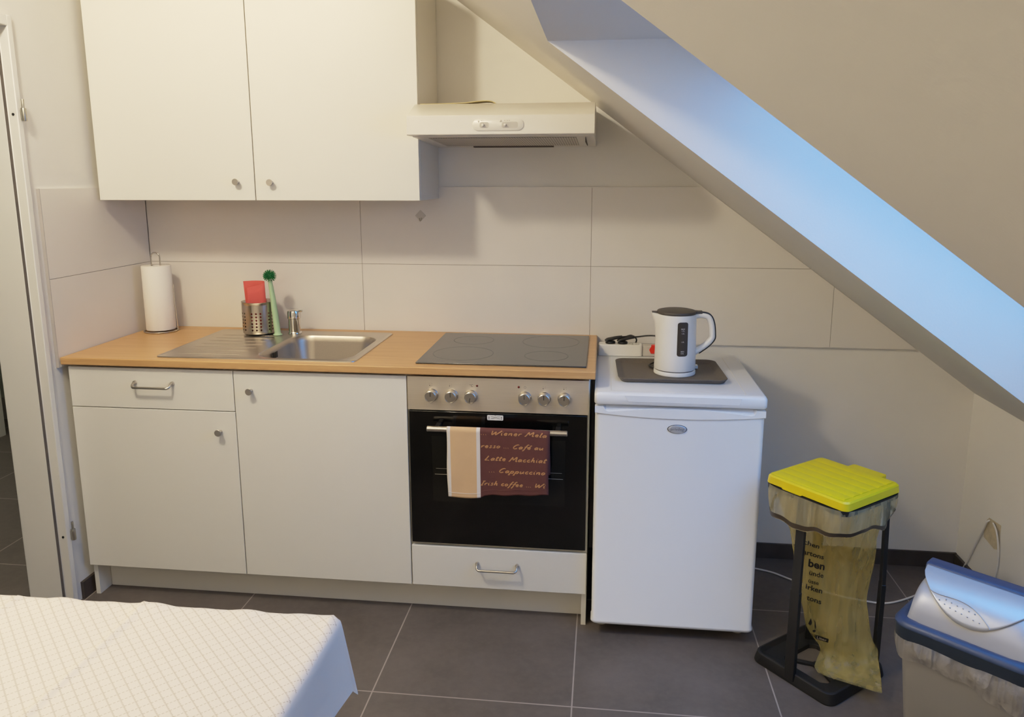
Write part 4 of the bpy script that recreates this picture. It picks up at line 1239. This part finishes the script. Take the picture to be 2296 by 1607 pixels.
# denser outline
def br_d(i, n=120):
    P = br_(i, 0); per = [0]
    for a, b in zip(P, P[1:]+P[:1]): per.append(per[-1]+sqrt((a[0]-b[0])**2+(a[1]-b[1])**2))
    out = []
    for k in range(n):
        d = per[-1]*k/n
        j = max(q for q in range(len(P)) if per[q] <= d+1e-9); t = (d-per[j])/max(1e-9, per[j+1]-per[j]); a, b = P[j], P[(j+1) % len(P)]
        out.append((a[0]+(b[0]-a[0])*t, a[1]+(b[1]-a[1])*t))
    return out
OUT = br_d(.002); NL = len(OUT)
rows = []
for j in range(12):
    v = j/11; row = []
    for k, (x, y) in enumerate(OUT):
        a = 2*pi*k/NL
        drop = .045 + .040*max(0, min(1, (x+BW/2)/BW)) + .008*sin(a*4+.5) + .004*sin(a*11+1)
        f = 1 + .030*sin(v*pi)*(1+.5*sin(a*7)) + .010*sin(a*17)*v - .02*v
        row.append((x*f, y*(1+(f-1)*1.5), .409-drop*v))
    rows.append(row)
ln.loops(rows, True)
tag(ln.build('bin_liner', M['linerfilm'], None, local=True, angle=180), 'crumpled clear white liner showing below the blue bin rim', 'bin liner')
bpy.data.objects['bin_liner'].location = (cx0, cy0, 0); bpy.data.objects['bin_liner'].rotation_euler = (0, 0, BR)

# ------------------------------------------------------------------ table with cloth
tbx0, tbx1, tby0, tby1, tbz = .20, 1.398, -2.62, -1.812, .756
tbl = thing('dining_table', 'white dining table mostly hidden under the patterned cloth', 'table', (.8, -2.2, 0))
B(tbx0, tbx1, tby0, tby1, tbz-.025, tbz).build('tabletop', M['tablewood'], tbl, bevel=.003)
for x in (tbx0+.05, tbx1-.11):
    for y in (tby0+.05, tby1-.11): B(x, x+.06, y, y+.06, 0, tbz-.025).build('leg', M['tablewood'], tbl, bevel=.003)
tc_ = MB(); OH = .148; uvs = {}
def cloth_pt(s, t):
    """unfolded coordinates -> draped position"""
    z = tbz+.0022
    ex = max(0, s-tbx1) + max(0, tbx0-s); ey = max(0, t-tby1) + max(0, tby0-t)
    sx = 1 if s > tbx1 else -1; sy = 1 if t > tby1 else -1
    bx_ = min(max(s, tbx0), tbx1); by_ = min(max(t, tby0), tby1)
    r = .016
    wv = .0018*max(0, sin(t*17+s*3))*max(0, 1-abs(t-tby1)*30) if ey == 0 else 0
    e = sqrt(ex*ex+ey*ey)
    if e == 0:
        # raised fold creases and tiny ripples at the back edge
        cr = .0040*math.exp(-((s-1.052)/.006)**2) + .0040*math.exp(-((s-.8085)/.006)**2)
        near_b = math.exp(-((t-tby1)/.030)**2)
        rip = near_b*(.0016+.0022*sin(s*37)+.0018*sin(s*71+1)+.0012*sin(s*19+.6))
        return (s, t, z+cr+max(0, rip))
    dx, dy = ex/e*sx, ey/e*sy
    c2 = min(1, 4*ex*ey/(e*e)) if ex > 0 and ey > 0 else 0     # in the corner
    ee = e if not c2 else max(ex, ey)*(1+.10*c2)
    a = min(ee/r, pi/2*.93); h = r*sin(a); d = r*(1-cos(a))
    rest = max(0, ee-r*pi/2*.93)
    fl_ = .10 + .05*sin(s*9+t*11)*(1-c2) + .06*c2
    h += rest*fl_; d += rest*sqrt(max(0, 1-fl_*fl_))
    wob = .006*sin(t*14+.5)*min(1, rest*12) if ex > 0 and ey == 0 else (.006*sin(s*16)*min(1, rest*12) if ey > 0 and ex == 0 else 0)
    rip = 0
    if ey > 0 and sy > 0 and ex == 0:
        rip = (.0016+.0022*sin(s*37)+.0018*sin(s*71+1)+.0012*sin(s*19+.6)); rip = max(0, rip)*math.exp(-(ee/.02)**2)
    return (bx_+dx*(h+wob), by_+dy*(h+wob), z-d+rip)
def axis_pts(a, b, step_in):
    n1 = 18
    L = [a-OH+OH*i/n1 for i in range(n1)]; L += [a+(b-a)*i/step_in for i in range(step_in)]; L += [b+OH*i/n1 for i in range(n1+1)]
    return L
SX, TY = axis_pts(tbx0, tbx1, 260), axis_pts(tby0, tby1, 60)
GV = [[tc_.v(cloth_pt(s, t)) for s in SX] for t in TY]
uvl = tc_.bm.loops.layers.uv.new('UVMap')
for j in range(len(TY)-1):
    for i in range(len(SX)-1):
        f = tc_.face([GV[j][i], GV[j][i+1], GV[j+1][i+1], GV[j+1][i]])
        for lp_, (a, b) in zip(f.loops, ((i, j), (i+1, j), (i+1, j+1), (i, j+1))): lp_[uvl].uv = (SX[a], TY[b])
tag(tc_.build('tablecloth', M['cloth'], angle=180, recalc=False), 'white tablecloth with fine diamond dash pattern draped over the table', 'tablecloth')

for o in bpy.data.objects:
    if o.parent is None:
        n_ = o.name.split('.')[0]
        g = {'base_cabinet': 'white base cabinets under the worktop', 'power_plug': 'black plugs in the power strip', 'white_cable': 'white cables at the wall patch'}.get(n_)
        if g: o['group'] = g

# ------------------------------------------------------------------ light
def light(name, kind, loc, energy, color, **kw):
    L = bpy.data.lights.new(name, kind); L.energy = energy; L.color = color
    for a, b in kw.items(): setattr(L, a, b)
    o = bpy.data.objects.new(name, L); COL.objects.link(o); o.location = loc
    return o
light('ceiling_lamp', 'POINT', (.47, -1.80, 2.54), 69, (1.0, .885, .68), shadow_soft_size=.09)
light('room_fill', 'POINT', (1.05, -3.75, 2.0), 15, (1.0, .89, .72), shadow_soft_size=.4)  # added soft fill behind the camera, lightens the shadows
light('hallway_fill', 'POINT', (-1.4, .2, 2.2), 15, (1.0, .98, .84), shadow_soft_size=.12)  # added unseen light that brightens the hallway
wl_ = bpy.data.worlds.new('sky'); S.world = wl_; wl_.use_nodes = True
bg = wl_.node_tree.nodes['Background']; bg.inputs[0].default_value = (.095, .37, 1.0, 1); bg.inputs[1].default_value = 4.9
xm, ym = (xo_t+XB)/2, (Y0+Y1)/2
pt = bpy.data.lights.new('sky_portal', 'AREA'); pt.shape = 'RECTANGLE'; pt.size = (XB-xo_t)*sqrt(1+SL*SL); pt.size_y = Y1-Y0
pt.cycles.is_portal = True
po = bpy.data.objects.new('sky_portal', pt); COL.objects.link(po)
po.location = on_roof(xm, ym, .06)
zax = Vector((.594, 0, .804)); xax = Vector((.804, 0, -.594)); yax = zax.cross(xax)
po.rotation_euler = Matrix((xax, yax, zax)).transposed().to_euler()

# ------------------------------------------------------------------ camera
cam = bpy.data.cameras.new('camera'); co = bpy.data.objects.new('camera', cam); COL.objects.link(co)
co.location = (1.84974513, -2.98523091, 1.50400334)
co.rotation_euler = (1.38248170, .00132807893, .116874659)
cam.sensor_width = 36; cam.lens = 1733.43855*36/2296; cam.shift_y = -72.93/2296
cam.clip_start = .02
S.camera = co
S.view_settings.view_transform = 'Standard'
S.view_settings.look = 'None'
S.view_settings.exposure = 0
S.view_settings.gamma = 1
S.view_settings.use_curve_mapping = True          # soft highlight roll-off of a phone camera
cm = S.view_settings.curve_mapping
cm.white_level = (2, 2, 2)
cv = cm.curves[3]
cv.points[0].location = (0, 0); cv.points[1].location = (1, 1)
for a, b in ((.10, .205), (.2, .395), (.3, .55), (.42, .68), (.6, .815), (.8, .92)): cv.points.new(a, b)
cm.update()
S.cycles.max_bounces = 12; S.cycles.diffuse_bounces = 6; S.cycles.transparent_max_bounces = 24
S.cycles.use_denoising = True
S.cycles.sample_clamp_indirect = 6
